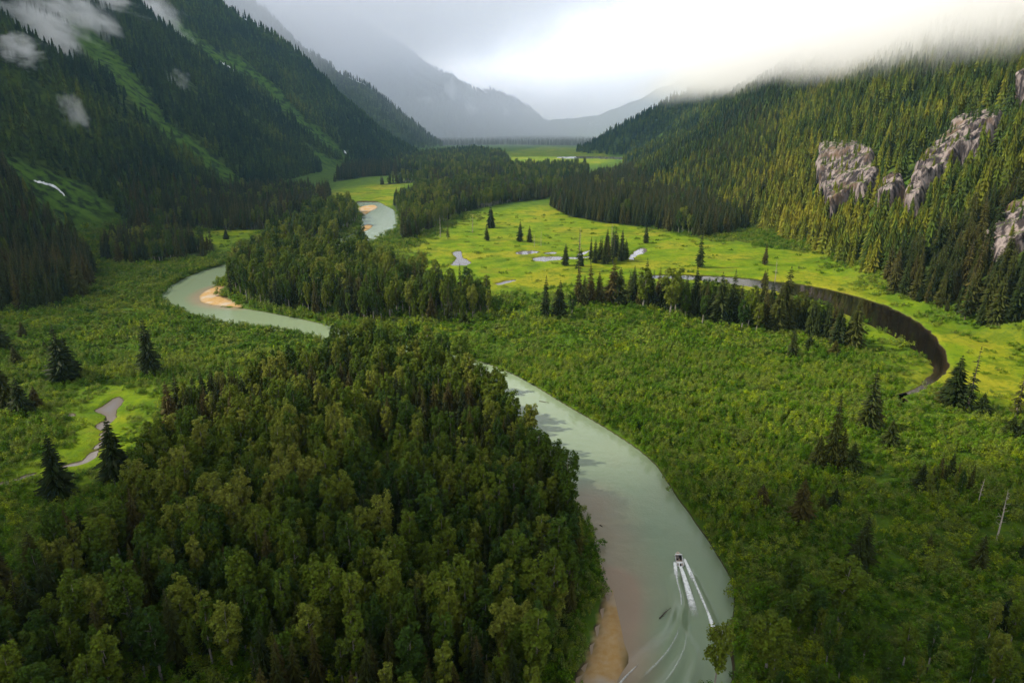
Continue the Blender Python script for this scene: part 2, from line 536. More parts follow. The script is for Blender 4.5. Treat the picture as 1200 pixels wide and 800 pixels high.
nX, nY = len(gx), len(gy)
idx = np.arange(nX * nY).reshape(nY, nX)
quads = np.stack([idx[:-1, :-1], idx[:-1, 1:], idx[1:, 1:], idx[1:, :-1]], -1).reshape(-1, 4)

N = NT('valley_ground')
at = N.attr('cover')
sep = N.n('ShaderNodeSeparateColor', Color=at.outputs['Color'])
sedge, hillf, sandf = sep.outputs[0], sep.outputs[1], sep.outputs[2]
forest = at.outputs['Alpha']
trk = N.attr('track').outputs['Fac']
P = N.pos()
n1, n2, n3, n4 = N.noise(P, 0.012, 5), N.noise(P, 0.06, 5), N.noise(P, 0.35, 5, 0.65), N.noise(P, 1.6, 3, 0.7)
willow = N.mix(N.mr(n2, 0.32, 0.68), (0.045, 0.095, 0.005), (0.095, 0.16, 0.006))
willow = N.mix(N.mr(n3, 0.35, 0.75), willow, (0.055, 0.10, 0.020))
grass = N.mix(N.mr(n2, 0.3, 0.7), (0.092, 0.165, 0.004), (0.165, 0.225, 0.005))
grass = N.mix(N.mr(n1, 0.46, 0.64), grass, (0.225, 0.225, 0.013))
grass = N.mix(N.mr(n3, 0.48, 0.72), grass, (0.07, 0.13, 0.007))
n5 = N.noise(P, 0.028, 9, 0.7)
grass = N.mix(N.mr(n5, 0.50, 0.60, 0.0, 0.62), grass, (0.045, 0.095, 0.004))
grass = N.mix(N.mr(n5, 0.44, 0.36, 0.0, 0.45), grass, (0.16, 0.135, 0.02))
col = N.mix(sedge, willow, grass)
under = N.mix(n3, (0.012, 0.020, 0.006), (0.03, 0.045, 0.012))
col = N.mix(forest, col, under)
hillc = N.mix(N.mr(n2, 0.35, 0.65), (0.014, 0.026, 0.008), (0.055, 0.085, 0.012))
col = N.mix(hillf, col, hillc)
alp = N.mix(N.mr(n2, 0.3, 0.7), (0.022, 0.060, 0.008), (0.07, 0.13, 0.012))
col = N.mix(N.math('MULTIPLY', trk, N.mr(n2, 0.36, 0.52)), col, alp)
rockf = N.attr('rock').outputs['Fac']
rockc = N.mix(N.mr(n3, 0.3, 0.7), (0.13, 0.115, 0.11), (0.32, 0.30, 0.29))
col = N.mix(rockf, col, rockc)
sand = N.mix(N.mr(n3, 0.3, 0.7), (0.40, 0.235, 0.075), (0.46, 0.32, 0.16))
sand = N.mix(N.mr(n2, 0.45, 0.62), sand, (0.44, 0.36, 0.27))
mud = (0.055, 0.045, 0.026)
zz = N.n('ShaderNodeSeparateXYZ', Vector=P).outputs['Z']
col = N.mix(sandf, col, sand)
col = N.mix(N.math('MULTIPLY', N.mr(zz, 0.10, 0.42, 1.0, 0.0), N.mr(sandf, 0, 1, 1.0, 0.5)), col, N.mix(sandf, mud, (0.30, 0.20, 0.10)))
hb = N.math('ADD', N.math('MULTIPLY', n2, 1.6), N.math('ADD', N.math('MULTIPLY', n3, 0.9), N.math('MULTIPLY', n4, 0.28)))
bump = N.n('ShaderNodeBump', Strength=0.75, Distance=1.4, Height=hb)
N.set(bump.inputs['Strength'], N.mr(sandf, 0.0, 0.6, 0.8, 0.10))
b = N.n('ShaderNodeBsdfPrincipled', Base_Color=col, Roughness=0.85, Normal=bump.outputs[0])
b.inputs['Specular IOR Level'].default_value = 0.04
N.set(N.out.inputs['Surface'], b.outputs[0])
M_GROUND = N.m

me = mesh_np('ground', np.stack([GX, GY, GZ], -1).reshape(-1, 3), quads, M_GROUND, True)
m_sand = sstep(0.8, -1.0, SB)
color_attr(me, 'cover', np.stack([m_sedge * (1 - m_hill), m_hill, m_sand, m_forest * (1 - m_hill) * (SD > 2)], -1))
steep = np.hypot(*np.gradient(HILL)[::-1]) * 0
rk = sstep(0.60, 0.72, fbm(GX / 160 + 5, GY / 160 + 2, 4)) * sstep(420, 800, HILL) * (GX < 0) * 0.8
color_attr(me, 'track', np.repeat((m_track)[..., None], 4, -1))
color_attr(me, 'rock', np.repeat(rk[..., None], 4, -1))
ground = tag(link('ground', me), kind='structure')

# ------------------------------------------------------------------ water
boat_w = Vector((*px(795.5, 656), 0.0))
wake_c = [px(x, y) for x, y in [(796, 660), (801, 674), (807, 694), (813, 716), (820, 745), (826, 780), (828, 830)]]
heading = (Vector(px(795, 650)) - Vector(px(800, 671))).normalized()

def polyline_d(pl, X, Y):
    """Signed side distance and arc length along a polyline."""
    best = np.full(np.shape(X), 1e9)
    side = np.zeros(np.shape(X))
    arc = np.zeros(np.shape(X))
    L0 = 0
    for (ax, ay), (bx, by) in zip(pl, pl[1:]):
        ex, ey = bx - ax, by - ay
        L = math.hypot(ex, ey)
        t = np.clip(((X - ax) * ex + (Y - ay) * ey) / (L * L), 0, 1)
        d = np.hypot(X - ax - t * ex, Y - ay - t * ey)
        s = np.sign((X - ax) * ey - (Y - ay) * ex)
        m = d < best
        best, side, arc = np.where(m, d, best), np.where(m, s, side), np.where(m, L0 + t * L, arc)
        L0 += L
    return best, side, arc

arm_r = smooth_loop([px(x, y) for x, y in [(802, 656), (809, 672), (817, 690), (825, 709), (833, 729), (842, 765), (848, 800)]], 5, False)
arm_l = smooth_loop([px(x, y) for x, y in [(791, 659), (793, 680), (798, 702), (796, 722), (786, 742), (768, 762), (748, 780), (728, 800), (715, 822)]], 5, False)
arm_l2 = smooth_loop([px(x, y) for x, y in [(797, 700), (796, 735), (787, 757), (772, 776), (756, 792), (738, 812)]], 5, False)
arm_l3 = smooth_loop([px(x, y) for x, y in [(804, 720), (804, 750), (797, 772), (783, 795), (765, 815)]], 5, False)
arm_l4 = smooth_loop([px(x, y) for x, y in [(812, 735), (815, 765), (812, 785), (803, 815)]], 5, False)

def water_mat(name, deep, shoal, rough=0.07, ripple=0.25):
    N = NT(name)
    P = N.pos()
    f = N.attr('shoal').outputs['Fac']
    f = N.math('ADD', f, N.math('MULTIPLY', N.math('SUBTRACT', N.noise(P, 0.05, 4), 0.5), 0.35), clamp=True)
    col = N.mix(f, deep, shoal)
    h = N.math('ADD', N.noise(P, 0.7, 4, 0.6), N.math('MULTIPLY', N.noise(P, 0.12, 3), 1.5))
    bp = N.n('ShaderNodeBump', Strength=ripple, Distance=0.25, Height=h)
    b = N.n('ShaderNodeBsdfPrincipled', Base_Color=col, Roughness=rough, IOR=1.333, Normal=bp.outputs[0])
    N.set(N.out.inputs['Surface'], b.outputs[0])
    return N.m

M_RIVER = water_mat('glacial_water', (0.195, 0.255, 0.155), (0.29, 0.215, 0.145))
M_DARKWATER = water_mat('peaty_water', (0.007, 0.005, 0.003), (0.03, 0.02, 0.01), 0.03, 0.05)
M_POND = water_mat('still_water', (0.15, 0.14, 0.145), (0.14, 0.12, 0.10), 0.03, 0.05)  # pale base stands in for sky reflected in the ponds

def water_sheet(name, poly, step, mat, grow=2.5, box=None):
    lo, hi = poly.min(0) - grow - step, poly.max(0) + grow + step
    if box is not None:
        lo, hi = np.maximum(lo, box[0]), np.minimum(hi, box[1])
    xs = np.arange(lo[0], hi[0] + step, step)
    ys = np.arange(lo[1], hi[1] + step, step)
    X, Y = np.meshgrid(xs, ys)
    D = sdf(poly, X, Y, 40.0)
    return xs, ys, X, Y, D

def sheet_obj(name, X, Y, Z, keep, shoal, mat):
    nY, nX = X.shape
    idx = np.arange(nX * nY).reshape(nY, nX)
    q = np.stack([idx[:-1, :-1], idx[:-1, 1:], idx[1:, 1:], idx[1:, :-1]], -1).reshape(-1, 4)
    q = q[keep.ravel()[q].any(1)]
    used, inv = np.unique(q, return_inverse=True)
    V = np.stack([X, Y, Z], -1).reshape(-1, 3)[used]
    me = mesh_np(name, V, inv.reshape(-1, 4), mat, True)
    color_attr(me, 'shoal', np.repeat(shoal.ravel()[used][:, None], 4, 1))
    return tag(link(name, me), kind='structure')

# river: one sheet, finely divided where the boat's waves run
rp = WP['river']
y_f = np.arange(110, 300, 0.55)
y_c = 300 + np.cumsum(np.concatenate([[0], np.linspace(0.6, 4.0, 60), np.full(220, 4.0)]))
ys = np.concatenate([y_f, y_c[y_c < rp[:, 1].max() + 8]])
x_f = np.arange(15, 95, 0.55)
xl = 15 - np.cumsum(np.concatenate([np.linspace(0.6, 3.0, 30), np.full(200, 3.0)]))
xr = 95 + np.cumsum(np.linspace(0.6, 3.0, 20))
xs = np.concatenate([xl[::-1][xl[::-1] > rp[:, 0].min() - 8], x_f, xr])
X, Y = np.meshgrid(xs, ys)
D = sdf(rp, X, Y, 40.0)
Z = np.zeros_like(X)
near = (Y < 330)
def wave(pl, amp, wid, a0=2.0, a1=1e9, fade=30.0):
    d, s, arc = polyline_d(pl, X[near], Y[near])
    w = wid * (1 + arc / 90.0)
    e = sstep(a0, a0 + 10, arc) * sstep(a1, a1 - fade, arc)
    return amp * e * (np.exp(-(d / w) ** 2) - 0.55 * np.exp(-((d - 2.0 * w) / w) ** 2))
zz_ = wave(arm_r, 0.7, 1.3) + wave(arm_l, 0.75, 1.5) + wave(arm_l2, 0.75, 1.4) + wave(arm_l3, 0.65, 1.3) + wave(arm_l4, 0.5, 1.1)
dc, _, ac = polyline_d(wake_c, X[near], Y[near])
zz_ += 0.22 * np.exp(-(dc / (2.2 + ac * 0.03)) ** 2) * (fbm(X[near] / 1.2, Y[near] / 1.2, 3) - 0.45) * sstep(120, 0, ac)
Z[near] = zz_
Z += 0.05 * (fbm(X / 3.0, Y / 3.0, 3) - 0.5)
sbd = sdf(bar_near, X, Y, 40.0)
sb2 = sdf(bar_bend, X, Y, 40.0)
shoal = sstep(13, 0, sbd) * 0.95 + 0.8 * sstep(14, 0, sb2)
rl = np.array(pxs([(690, 590), (705, 640), (716, 690)]))
dl, _, _ = polyline_d([tuple(p) for p in rl], X, Y)
shoal = np.clip(shoal + 0.7 * sstep(24, 2, dl), 0, 1)
sheet_obj('river_water', X, Y, Z, D < 3.0, shoal, M_RIVER)

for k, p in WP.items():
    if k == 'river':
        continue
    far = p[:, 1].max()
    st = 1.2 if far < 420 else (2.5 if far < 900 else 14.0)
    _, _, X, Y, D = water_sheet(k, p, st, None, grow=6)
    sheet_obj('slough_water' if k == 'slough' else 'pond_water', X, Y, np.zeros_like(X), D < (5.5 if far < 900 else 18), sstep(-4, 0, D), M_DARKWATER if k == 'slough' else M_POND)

# ------------------------------------------------------------------ foliage materials and tree models
M_BARK = plain_mat('grey_bark', (0.16, 0.13, 0.10), 0.9, noise=1.5, spec=0.1)
M_BARKP = plain_mat('pale_bark', (0.30, 0.27, 0.22), 0.9, noise=1.2, spec=0.1)
M_DEADW = plain_mat('bleached_wood', (0.42, 0.37, 0.30), 0.9, noise=2.0, spec=0.1)
M_NEEDLE = leaf_mat('spruce_needles', [(0.016, 0.026, 0.006), (0.026, 0.038, 0.007), (0.045, 0.050, 0.008), (0.060, 0.048, 0.012)], 0.12, 0.15)
M_LEAF = leaf_mat('cottonwood_leaves', [(0.030, 0.062, 0.007), (0.056, 0.094, 0.007), (0.100, 0.135, 0.010), (0.175, 0.190, 0.026)], 0.25, 0.13)
M_SHRUB = leaf_mat('willow_leaves', [(0.035, 0.085, 0.002), (0.095, 0.180, 0.003), (0.120, 0.150, 0.030), (0.200, 0.260, 0.006)], 0.25, 0.18, patch=0.02, plant=1.6)
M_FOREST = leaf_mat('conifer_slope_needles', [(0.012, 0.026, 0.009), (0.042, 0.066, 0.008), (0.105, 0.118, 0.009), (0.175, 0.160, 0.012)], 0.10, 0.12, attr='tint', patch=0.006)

def tube_np(pts, radii, sides=6):
    """A tapered limb along pts; returns verts, quads."""
    V, F = [], []
    pts = [Vector(p) for p in pts]
    for i, p in enumerate(pts):
        d = (pts[min(i + 1, len(pts) - 1)] - pts[max(i - 1, 0)]).normalized()
        a = d.orthogonal().normalized()
        b = d.cross(a)
        for k in range(sides):
            t = 2 * math.pi * k / sides
            V.append(p + (a * math.cos(t) + b * math.sin(t)) * radii[i])
    for i in range(len(pts) - 1):
        for k in range(sides):
            F.append((i * sides + k, i * sides + (k + 1) % sides, (i + 1) * sides + (k + 1) % sides, (i + 1) * sides + k))
    return [tuple(v) for v in V], F

def merge_tubes(tubes):
    V, F = [], []
    for v, f in tubes:
        o = len(V)
        V += v
        F += [tuple(i + o for i in q) for q in f]
    return V, F

def spruce_meshes(h, wid, seed, dens=1.0, sparse=0.0, base=0.06, twin=None):
    """A conifer h metres tall: trunk mesh and crown mesh of drooping boughs."""
    rd = random.Random(seed)
    V, F = [], []
    tr = []
    stems = [(0, 0, h, wid)] + ([(*twin[:2], h * twin[2], wid * twin[3])] if twin else [])
    for (sx, sy, hh, ww) in stems:
        bend = (rd.uniform(-.3, .3), rd.uniform(-.3, .3))
        tr.append(tube_np([(sx, sy, -0.6), (sx + bend[0] * .5, sy + bend[1] * .5, hh * .4), (sx + bend[0], sy + bend[1], hh * .985)], [hh * 0.013 + .05, hh * 0.009, 0.03], 7))
        nl = int(hh * 0.95 * dens) + 6
        for L in range(nl):
            t = base + (1 - base) * (L + rd.random() * .6) / nl
            z = hh * t
            prof = (1 - t) ** 0.82 * (1 - 0.35 * max(0, (0.16 - t) / 0.16))
            rad = ww * prof * (0.72 + 0.5 * rd.random()) + 0.22
            nb = max(4, int((7 + 4 * (1 - t)) * (0.8 + .2 * dens)))
            a0 = rd.random() * 6.28
            for b in range(nb):
                if rd.random() < sparse:
                    continue
                a = a0 + 6.283 * b / nb + rd.uniform(-.3, .3)
                r = rad * rd.uniform(.6, 1.18)
                ca, sa = math.cos(a), math.sin(a)
                droop = r * rd.uniform(0.18, 0.62) * (1.1 - 0.6 * t)
                w = max(0.35, r * 0.34) * rd.uniform(.8, 1.25)
                cx_, cy_ = sx + bend[0] * t, sy + bend[1] * t
                mid = 0.55
                zr = r * 0.10 * t
                pts = [(0.02 * r, 0, w * .30), (mid * r, -droop * .35 + zr, w), (r, -droop, w * .22)]
                o = len(V)
                for (rr, dz, ww_) in pts:
                    sag = -ww_ * 0.5
                    V.append((cx_ + ca * rr - sa * ww_ * .5, cy_ + sa * rr + ca * ww_ * .5, z + dz + sag))
                    V.append((cx_ + ca * rr, cy_ + sa * rr, z + dz + 0.1))
                    V.append((cx_ + ca * rr + sa * ww_ * .5, cy_ + sa * rr - ca * ww_ * .5, z + dz + sag))
                for i in range(2):
                    F.append((o + 3 * i, o + 3 * i + 1, o + 3 * i + 4, o + 3 * i + 3))
                    F.append((o + 3 * i + 1, o + 3 * i + 2, o + 3 * i + 5, o + 3 * i + 4))
        o = len(V)
        V += [(sx + bend[0] - .15, sy + bend[1], hh * .96), (sx + bend[0] + .15, sy + bend[1], hh * .96), (sx + bend[0], sy + bend[1] + .02, hh * 1.02), (sx + bend[0], sy + bend[1] + .15, hh * .96)]
        F += [(o, o + 1, o + 2, o + 3)]
    tv, tf = merge_tubes(tr)
    return mesh_np('trunk', tv, np.array(tf), M_BARK, True), mesh_np('crown', V, np.array(F), M_NEEDLE)

def leaf_cloud(centres, n_each, size, seed, up=0.35):
    """Leaf sprays over ellipsoidal clumps: (x,y,z,rx,rz) each."""
    r = np.random.default_rng(seed)
    allV = []
    for (x, y, z, rx, rz) in centres:
        n = int(n_each * max(0.4, (rx * rx * rz) ** (1 / 3) / 1.6))
        d = r.normal(size=(n, 3))
        d /= np.linalg.norm(d, axis=1)[:, None]
        d[:, 2] = np.where(d[:, 2] < -0.35, -d[:, 2], d[:, 2])
        rad = r.uniform(0.55, 1.08, n)[:, None]
        c = np.array((x, y, z)) + d * rad * np.array((rx, rx, rz))
        nrm = d + np.array((0, 0, up)) + r.normal(size=(n, 3)) * 0.55
        nrm /= np.linalg.norm(nrm, axis=1)[:, None]
        t = np.cross(nrm, r.normal(size=(n, 3)))
        t /= np.linalg.norm(t, axis=1)[:, None] + 1e-9
        b = np.cross(nrm, t)
        s = size * r.uniform(0.6, 1.35, n)[:, None]
        k = r.uniform(0.45, 0.8, n)[:, None]
        q = np.stack([c - t * s, c + b * s * k - nrm * s * .15, c + t * s, c - b * s * k - nrm * s * .15], 1)
        allV.append(q)
    V = np.concatenate(allV).reshape(-1, 3)
    F = np.arange(len(V)).reshape(-1, 4)
    return V, F

def cottonwood_meshes(h, wid, seed, mat=None, bare=0.28, dense=1.0, size=0.42, n=58):
    rd = random.Random(seed)
    tubes = [tube_np([(0, 0, -.6), (rd.uniform(-.4, .4), rd.uniform(-.4, .4), h * .45), (rd.uniform(-.6, .6), rd.uniform(-.6, .6), h * .93)], [h * .013 + .06, h * .009, .05], 7)]
    cl = []
    nl = int(15 * dense)
    for i in range(nl):
        t = bare + (0.97 - bare) * (i + rd.random() * .8) / nl
        prof = math.sin(math.pi * min(1, max(0.06, (1.0 - t) / (1 - bare) * 0.80 + 0.16))) ** 0.75
        for k in range(4 if t < .9 else 2):
            a = i * 2.4 + k * 2.1 + rd.uniform(-.5, .5)
            r = wid * prof * rd.uniform(.35, 1.0)
            x, y, z = r * math.cos(a), r * math.sin(a), h * t + rd.uniform(-.6, .6)
            s = wid * rd.uniform(.22, .40) * (0.75 + 0.4 * prof)
            cl.append((x, y, z, s, s * rd.uniform(1.1, 2.0)))
            if k == 0 and t < .85:
                tubes.append(tube_np([(0, 0, z - r * .9), (x * .5, y * .5, z - r * .35), (x, y, z)], [h * .005, h * .003, .03], 4))
    cl.append((0, 0, h * .95, wid * .22, wid * .45))
    V, F = leaf_cloud(cl, n, size, seed, 0.6)
    tv, tf = merge_tubes(tubes)
    return mesh_np('trunk', tv, np.array(tf), M_BARKP, True), mesh_np('crown', V, F, mat or M_LEAF)

SPR = [spruce_meshes(34, 6.0, 1), spruce_meshes(34, 5.0, 2, 1.0, 0.06), spruce_meshes(34, 7.2, 3, 1.05), spruce_meshes(34, 4.4, 4, 0.85, 0.25, 0.12), spruce_meshes(34, 3.4, 5, 0.7, 0.42, 0.10), spruce_meshes(34, 7.0, 6, 1.0, 0.05, 0.03, (4.6, 1.2, .74, .8))]
COT = [cottonwood_meshes(25, 3.1, 11), cottonwood_meshes(25, 2.6, 12, bare=.34), cottonwood_meshes(25, 3.6, 13, dense=1.1), cottonwood_meshes(25, 2.3, 14, bare=.3), cottonwood_meshes(25, 2.9, 15, bare=.22, dense=1.15), cottonwood_meshes(25, 3.9, 16, bare=.42, dense=.75)]

def plant_tree(name, label, cat, group, x, y, h, meshes, ref, rz, fat=1.0):
    z = float(height(np.array([x]), np.array([y]))[0])
    e = link(name, None)
    e.location = (x, y, z - 0.1)
    e.rotation_euler = (rng.normal() * .02, rng.normal() * .02, rz)
    s = h / ref
    e.scale = (s * fat, s * fat, s)
    tag(e, label, cat, group)
    link('trunk', meshes[0], e)
    link('crown', meshes[1], e)
    return e

# ------------------------------------------------------------------ explicit trees: (x, y of the foot, y of the top, model, width factor, label)
LONE_SPRUCE = [
    (27, 394, 376, 0, 1.3, 'small dark spruce standing by itself in the upper left shrub meadow'),
    (76, 447, 379, 5, 1.15, 'broad dark double-topped spruce alone in the meadow beyond the small left pond'),
    (54, 413, 399, 0, 1.5, 'very small dark spruce just behind the broad double-topped spruce'),
    (177, 439, 371, 2, .95, 'tall dark spruce alone between the left pond and the river bend'),
    (10, 480, 425, 2, 1.2, 'leftmost dark spruce of the clump at the picture edge beyond the left pond'),
    (27, 488, 441, 2, 1.25, 'middle dark spruce of the clump at the edge beyond the left pond'),
    (42, 480, 452, 0, 1.4, 'shorter right-hand spruce of the clump beyond the left pond'),
    (20, 428, 404, 0, 1.4, 'small spruce above the clump at the left edge of the meadow'),
    (3, 412, 362, 2, 1.1, 'dark spruce cut by the left picture edge below the wooded rise'),
    (138, 563, 489, 2, 1.15, 'big dark broad spruce standing beside the end of the left pond'),
    (70, 585, 508, 2, 1.1, 'big brownish spruce in front of the left creek near the forest edge'),
    (48, 694, 622, 2, 1.1, 'dark layered spruce at the lower left corner of the near forest'),
    (8, 704, 630, 2, 1.0, 'dark spruce at the extreme left below the creek'),
    (90, 665, 596, 0, 1.0, 'dark spruce behind the layered one among the left cottonwoods'),
    (212, 498, 436, 1, 1.0, 'spruce rising at the upper left corner of the near cottonwood forest'),
    (205, 520, 445, 2, .9, 'dark spruce in the shade at the left rim of the near forest'),
    (972, 549, 458, 1, .8, 'tall grey-brown spruce in the right shrubland with two short spruces at its foot'),
    (957, 549, 509, 0, 1.2, 'short dark spruce left of the tall grey-brown spruce'),
    (996, 556, 517, 2, 1.2, 'short broad dark spruce right of the tall grey-brown spruce'),
    (984, 552, 500, 0, .9, 'slim dark spruce just behind the short broad one'),
    (1015, 505, 428, 1, 1.0, 'tall lit spruce with ragged pale boughs in the middle of the right shrubland'),
    (1022, 503, 455, 2, 1.0, 'bushy lower spruce leaning against the tall ragged lit spruce'),
    (1041, 526, 490, 2, 1.2, 'small rounded spruce below and right of the ragged lit spruce'),
    (1117, 476, 416, 2, 1.25, 'broad very dark spruce beside the lower end of the dark slough'),
    (1133, 481, 404, 4, 1.0, 'tall thin half-bare spruce beside the broad dark one at the slough end'),
    (1150, 485, 460, 2, 1.5, 'low bushy dark spruce right of the pair at the slough end'),
    (1105, 472, 440, 2, 1.2, 'short dark spruce at the water side of the slough-end clump'),
    (1190, 488, 416, 4, 1.0, 'sparse spruce with a visible bare lower trunk at the right edge'),
    (1183, 512, 487, 2, 1.5, 'low dark spruce bush at the right edge below the sparse spruce'),
    (1198, 515, 484, 2, 1.3, 'low dark spruce bush cut by the right picture edge'),
    (892, 597, 566, 2, 1.3, 'small dark conical spruce in the bright shrubs right of the river'),
    (937, 614, 560, 2, 1.15, 'medium dark spruce with drooping boughs in the shrubs right of the river'),
    (976, 596, 570, 0, 1.2, 'small spruce between the medium dark one and the short broad one'),
    (963, 600, 578, 0, 1.2, 'smallest spruce beside the medium dark spruce in the right shrubs'),
    (1078, 576, 543, 2, 1.2, 'dark low spruce at the left end of the right-hand thicket'),
    (1008, 664, 602, 5, .95, 'large dark double spruce standing in the lower right shrubs'),
    (1146, 669, 626, 1, 1.1, 'slim spruce in the grassy shrubs at the lower right'),
    (1088, 649, 626, 1, 1.1, 'little thin spruce in the yellowish shrubs at the lower right'),
    (1174, 737, 700, 0, 1.1, 'dark pointed spruce near the lower right corner'),
    (1196, 655, 636, 0, 1.2, 'tiny spruce at the right edge above the lower corner'),
    (639, 373, 322, 1, .8, 'thin pale spruce at the left end of the tree belt across the meadow'),
    (655, 372, 328, 2, 1.1, 'dark full spruce second from the left end of the meadow belt'),
    (677, 357, 309, 1, .9, 'narrow spruce in front of the dark meadow group near the belt start'),
    (684, 358, 322, 0, .9, 'shorter spruce right of the narrow one near the belt start'),
    (693, 356, 306, 1, .9, 'tall narrow dark spruce third of the close row in the belt'),
    (702, 356, 318, 0, 1.0, 'medium spruce right of the tall narrow dark one in the belt'),
    (717, 356, 306, 2, 1.2, 'massive dark spruce that stands widest in the meadow belt'),
    (725, 357, 313, 2, 1.2, 'second massive spruce grown into the widest one of the belt'),
    (741, 353, 311, 0, 1.0, 'dark spruce right of the massive pair in the belt'),
    (757, 346, 301, 1, .8, 'pointed spruce whose tip rises behind the belt cottonwoods'),
    (771, 356, 312, 1, .9, 'thin grey-green spruce before the pale end of the slough'),
    (803, 368, 323, 0, .9, 'spruce between the two big cottonwoods of the belt'),
    (814, 365, 310, 1, 1.0, 'tall brownish spruce in the middle of the belt'),
    (843, 378, 318, 2, 1.0, 'dark broad spruce below the slough at the belt middle'),
    (857, 376, 316, 1, 1.0, 'tall spruce close to the right of the dark broad one'),
    (866, 373, 333, 0, 1.0, 'shorter spruce behind the tall one at the belt middle'),
    (893, 369, 313, 1, .8, 'very narrow tall spruce before the slough bend'),
    (909, 388, 330, 0, 1.1, 'front spruce of the biggest dark cluster in the belt'),
    (917, 384, 311, 2, 1.0, 'highest spruce of the biggest dark cluster in the belt'),
    (924, 388, 345, 0, 1.0, 'lower right spruce of the biggest dark cluster in the belt'),
    (940, 387, 343, 2, .9, 'dark spruce right of the biggest cluster'),
    (928, 421, 384, 0, .95, 'dark little spruce standing before the belt by itself'),
    (948, 410, 394, 2, 1.9, 'round low dark spruce near the belt right end'),
    (977, 418, 398, 2, 1.5, 'small bushy spruce before the last two of the belt'),
    (981, 406, 357, 2, .9, 'dark spruce second from the right end of the belt'),
    (999, 408, 349, 2, 1.0, 'dark tall spruce at the right end of the belt beside the slough'),
    (820, 313, 272, 1, .9, 'tall narrow spruce alone on the meadow behind the slough'),
    (896, 310, 284, 1, .9, 'slim brownish spruce alone near the right forest foot'),
    (662, 311, 285, 0, 1.0, 'pale spruce beside the shallow meadow ponds'),
    (678, 318, 272, 4, 1.0, 'tall thin-topped spruce right of the shallow ponds'),
    (681, 312, 290, 0, .9, 'shorter spruce at the foot of the thin-topped one'),
    (697, 308, 280, 0, .9, 'left spruce of the grove beside the far bright pond'),
    (703, 305, 277, 1, 1.0, 'pointed dark spruce of the grove beside the far bright pond'),
    (709, 309, 281, 2, .9, 'wide spruce in the grove beside the far bright pond'),
    (718, 308, 272, 4, 1.0, 'thin tawny spruce in the middle of the pond grove'),
    (728, 306, 269, 1, 1.0, 'tallest dark spruce of the pond grove'),
    (733, 304, 280, 0, 1.0, 'right spruce of the pond grove'),
    (757, 285, 264, 0, 1.0, 'spruce before the dark forest edge above the pond grove'),
    (609, 283, 259, 0, 1.0, 'left one of two dark little spruces in the far meadow'),
    (620.5, 284, 264, 0, 1.0, 'right one of two dark little spruces in the far meadow'),
    (571, 282, 262, 1, 1.0, 'thin spruce just below the dark pair in the sunny meadow'),
    (575, 267, 238, 2, .9, 'dark tall spruce alone in the upper sunny meadow'),
    (577, 266, 243, 1, .9, 'spruce grown close to the dark tall one in the upper sunny meadow'),
    (525, 280, 258, 4, 1.1, 'tawny dying spruce beside the stand right of the far river'),
    (544, 381, 364, 2, 1.5, 'small dark spruce right of the end of the river bend stand'),
    (896, 330, 312, 2, .9, 'short spruce in shade near the slough bend and the forest'),
    (265, 280, 268, 2, 1.3, 'round small dark spruce on the grass left of the river bend stand'),
]
LONE_COT = [
    (670, 369, 343, 4, 1.2, 'short round cottonwood at the left end of the belt'),
    (753, 362, 314, 0, 1.1, 'tall cottonwood in the belt left of the slough end'),
    (785, 372, 314, 2, 1.05, 'large pale cottonwood in the belt centre'),
    (791, 366, 322, 0, 1.0, 'cottonwood grown behind the large pale one'),
    (803, 373, 338, 4, 1.0, 'low cottonwood right of the large pale one'),
    (823, 379, 346, 1, 1.0, 'slim low cottonwood before the belt'),
    (833, 367, 326, 0, .9, 'grey-green cottonwood beside the tall brown spruce'),
    (876, 385, 344, 2, .9, 'bushy cottonwood right of the belt middle'),
    (869, 386, 352, 4, 1.0, 'shrubby cottonwood at the foot of the belt'),
    (886, 388, 356, 4, 1.1, 'low wide cottonwood left of the biggest dark cluster'),
    (966, 390, 354, 0, 1.1, 'leafy cottonwood between the dark spruces at the belt right end'),
    (835, 820, 728, 5, .85, 'thin open cottonwood leaning over the river bank below the boat'),
    (982, 731, 658, 2, 1.2, 'big round cottonwood with a visible trunk in the lower right shrubs'),
    (897, 790, 722, 2, 1.2, 'broad cottonwood on the right bank near the lower picture edge'),
    (935, 745, 690, 0, 1.1, 'cottonwood left of the big round one at the lower right'),
    (925, 700, 652, 0, 1.1, 'cottonwood sapling grown above the bank shrubs'),
]
SNAGS = [
    (1168, 632, 574, 'bleached dead tree with bare forked limbs at the right edge'),
    (1146, 592, 560, 'grey dead snag in the right-hand thicket'),
    (516, 278, 252, 'pale dead snag in the sunny meadow right of the far river'),
    (554, 273, 251, 'thin tawny dead snag left of the meadow spruces'),
    (626, 289, 274, 'short bare dead snag beside the shallow ponds'),
    (634, 288, 270, 'taller bare dead snag beside the shallow ponds'),
    (679, 300, 262, 'tall bare dead top standing behind the pond spruces'),
    (716, 300, 262, 'tall grey dead pole in the pond grove'),
    (908, 330, 300, 'dead pole by the slough bend under the forest'),
    (262, 728, 706, 'short broken pale snag inside the near cottonwood forest'),
]

def foot_h(x, yb, yt):
    gx_, gy_ = px(x, yb, FLAT)
    h = 20.0
    for _ in range(6):
        _, yp, _ = to_px(np.array((gx_, gy_, FLAT + h)))
        _, y0, _ = to_px(np.array((gx_, gy_, FLAT)))
        h *= (yb - yt) / max(0.5, float(y0 - yp))
    return gx_, gy_, h

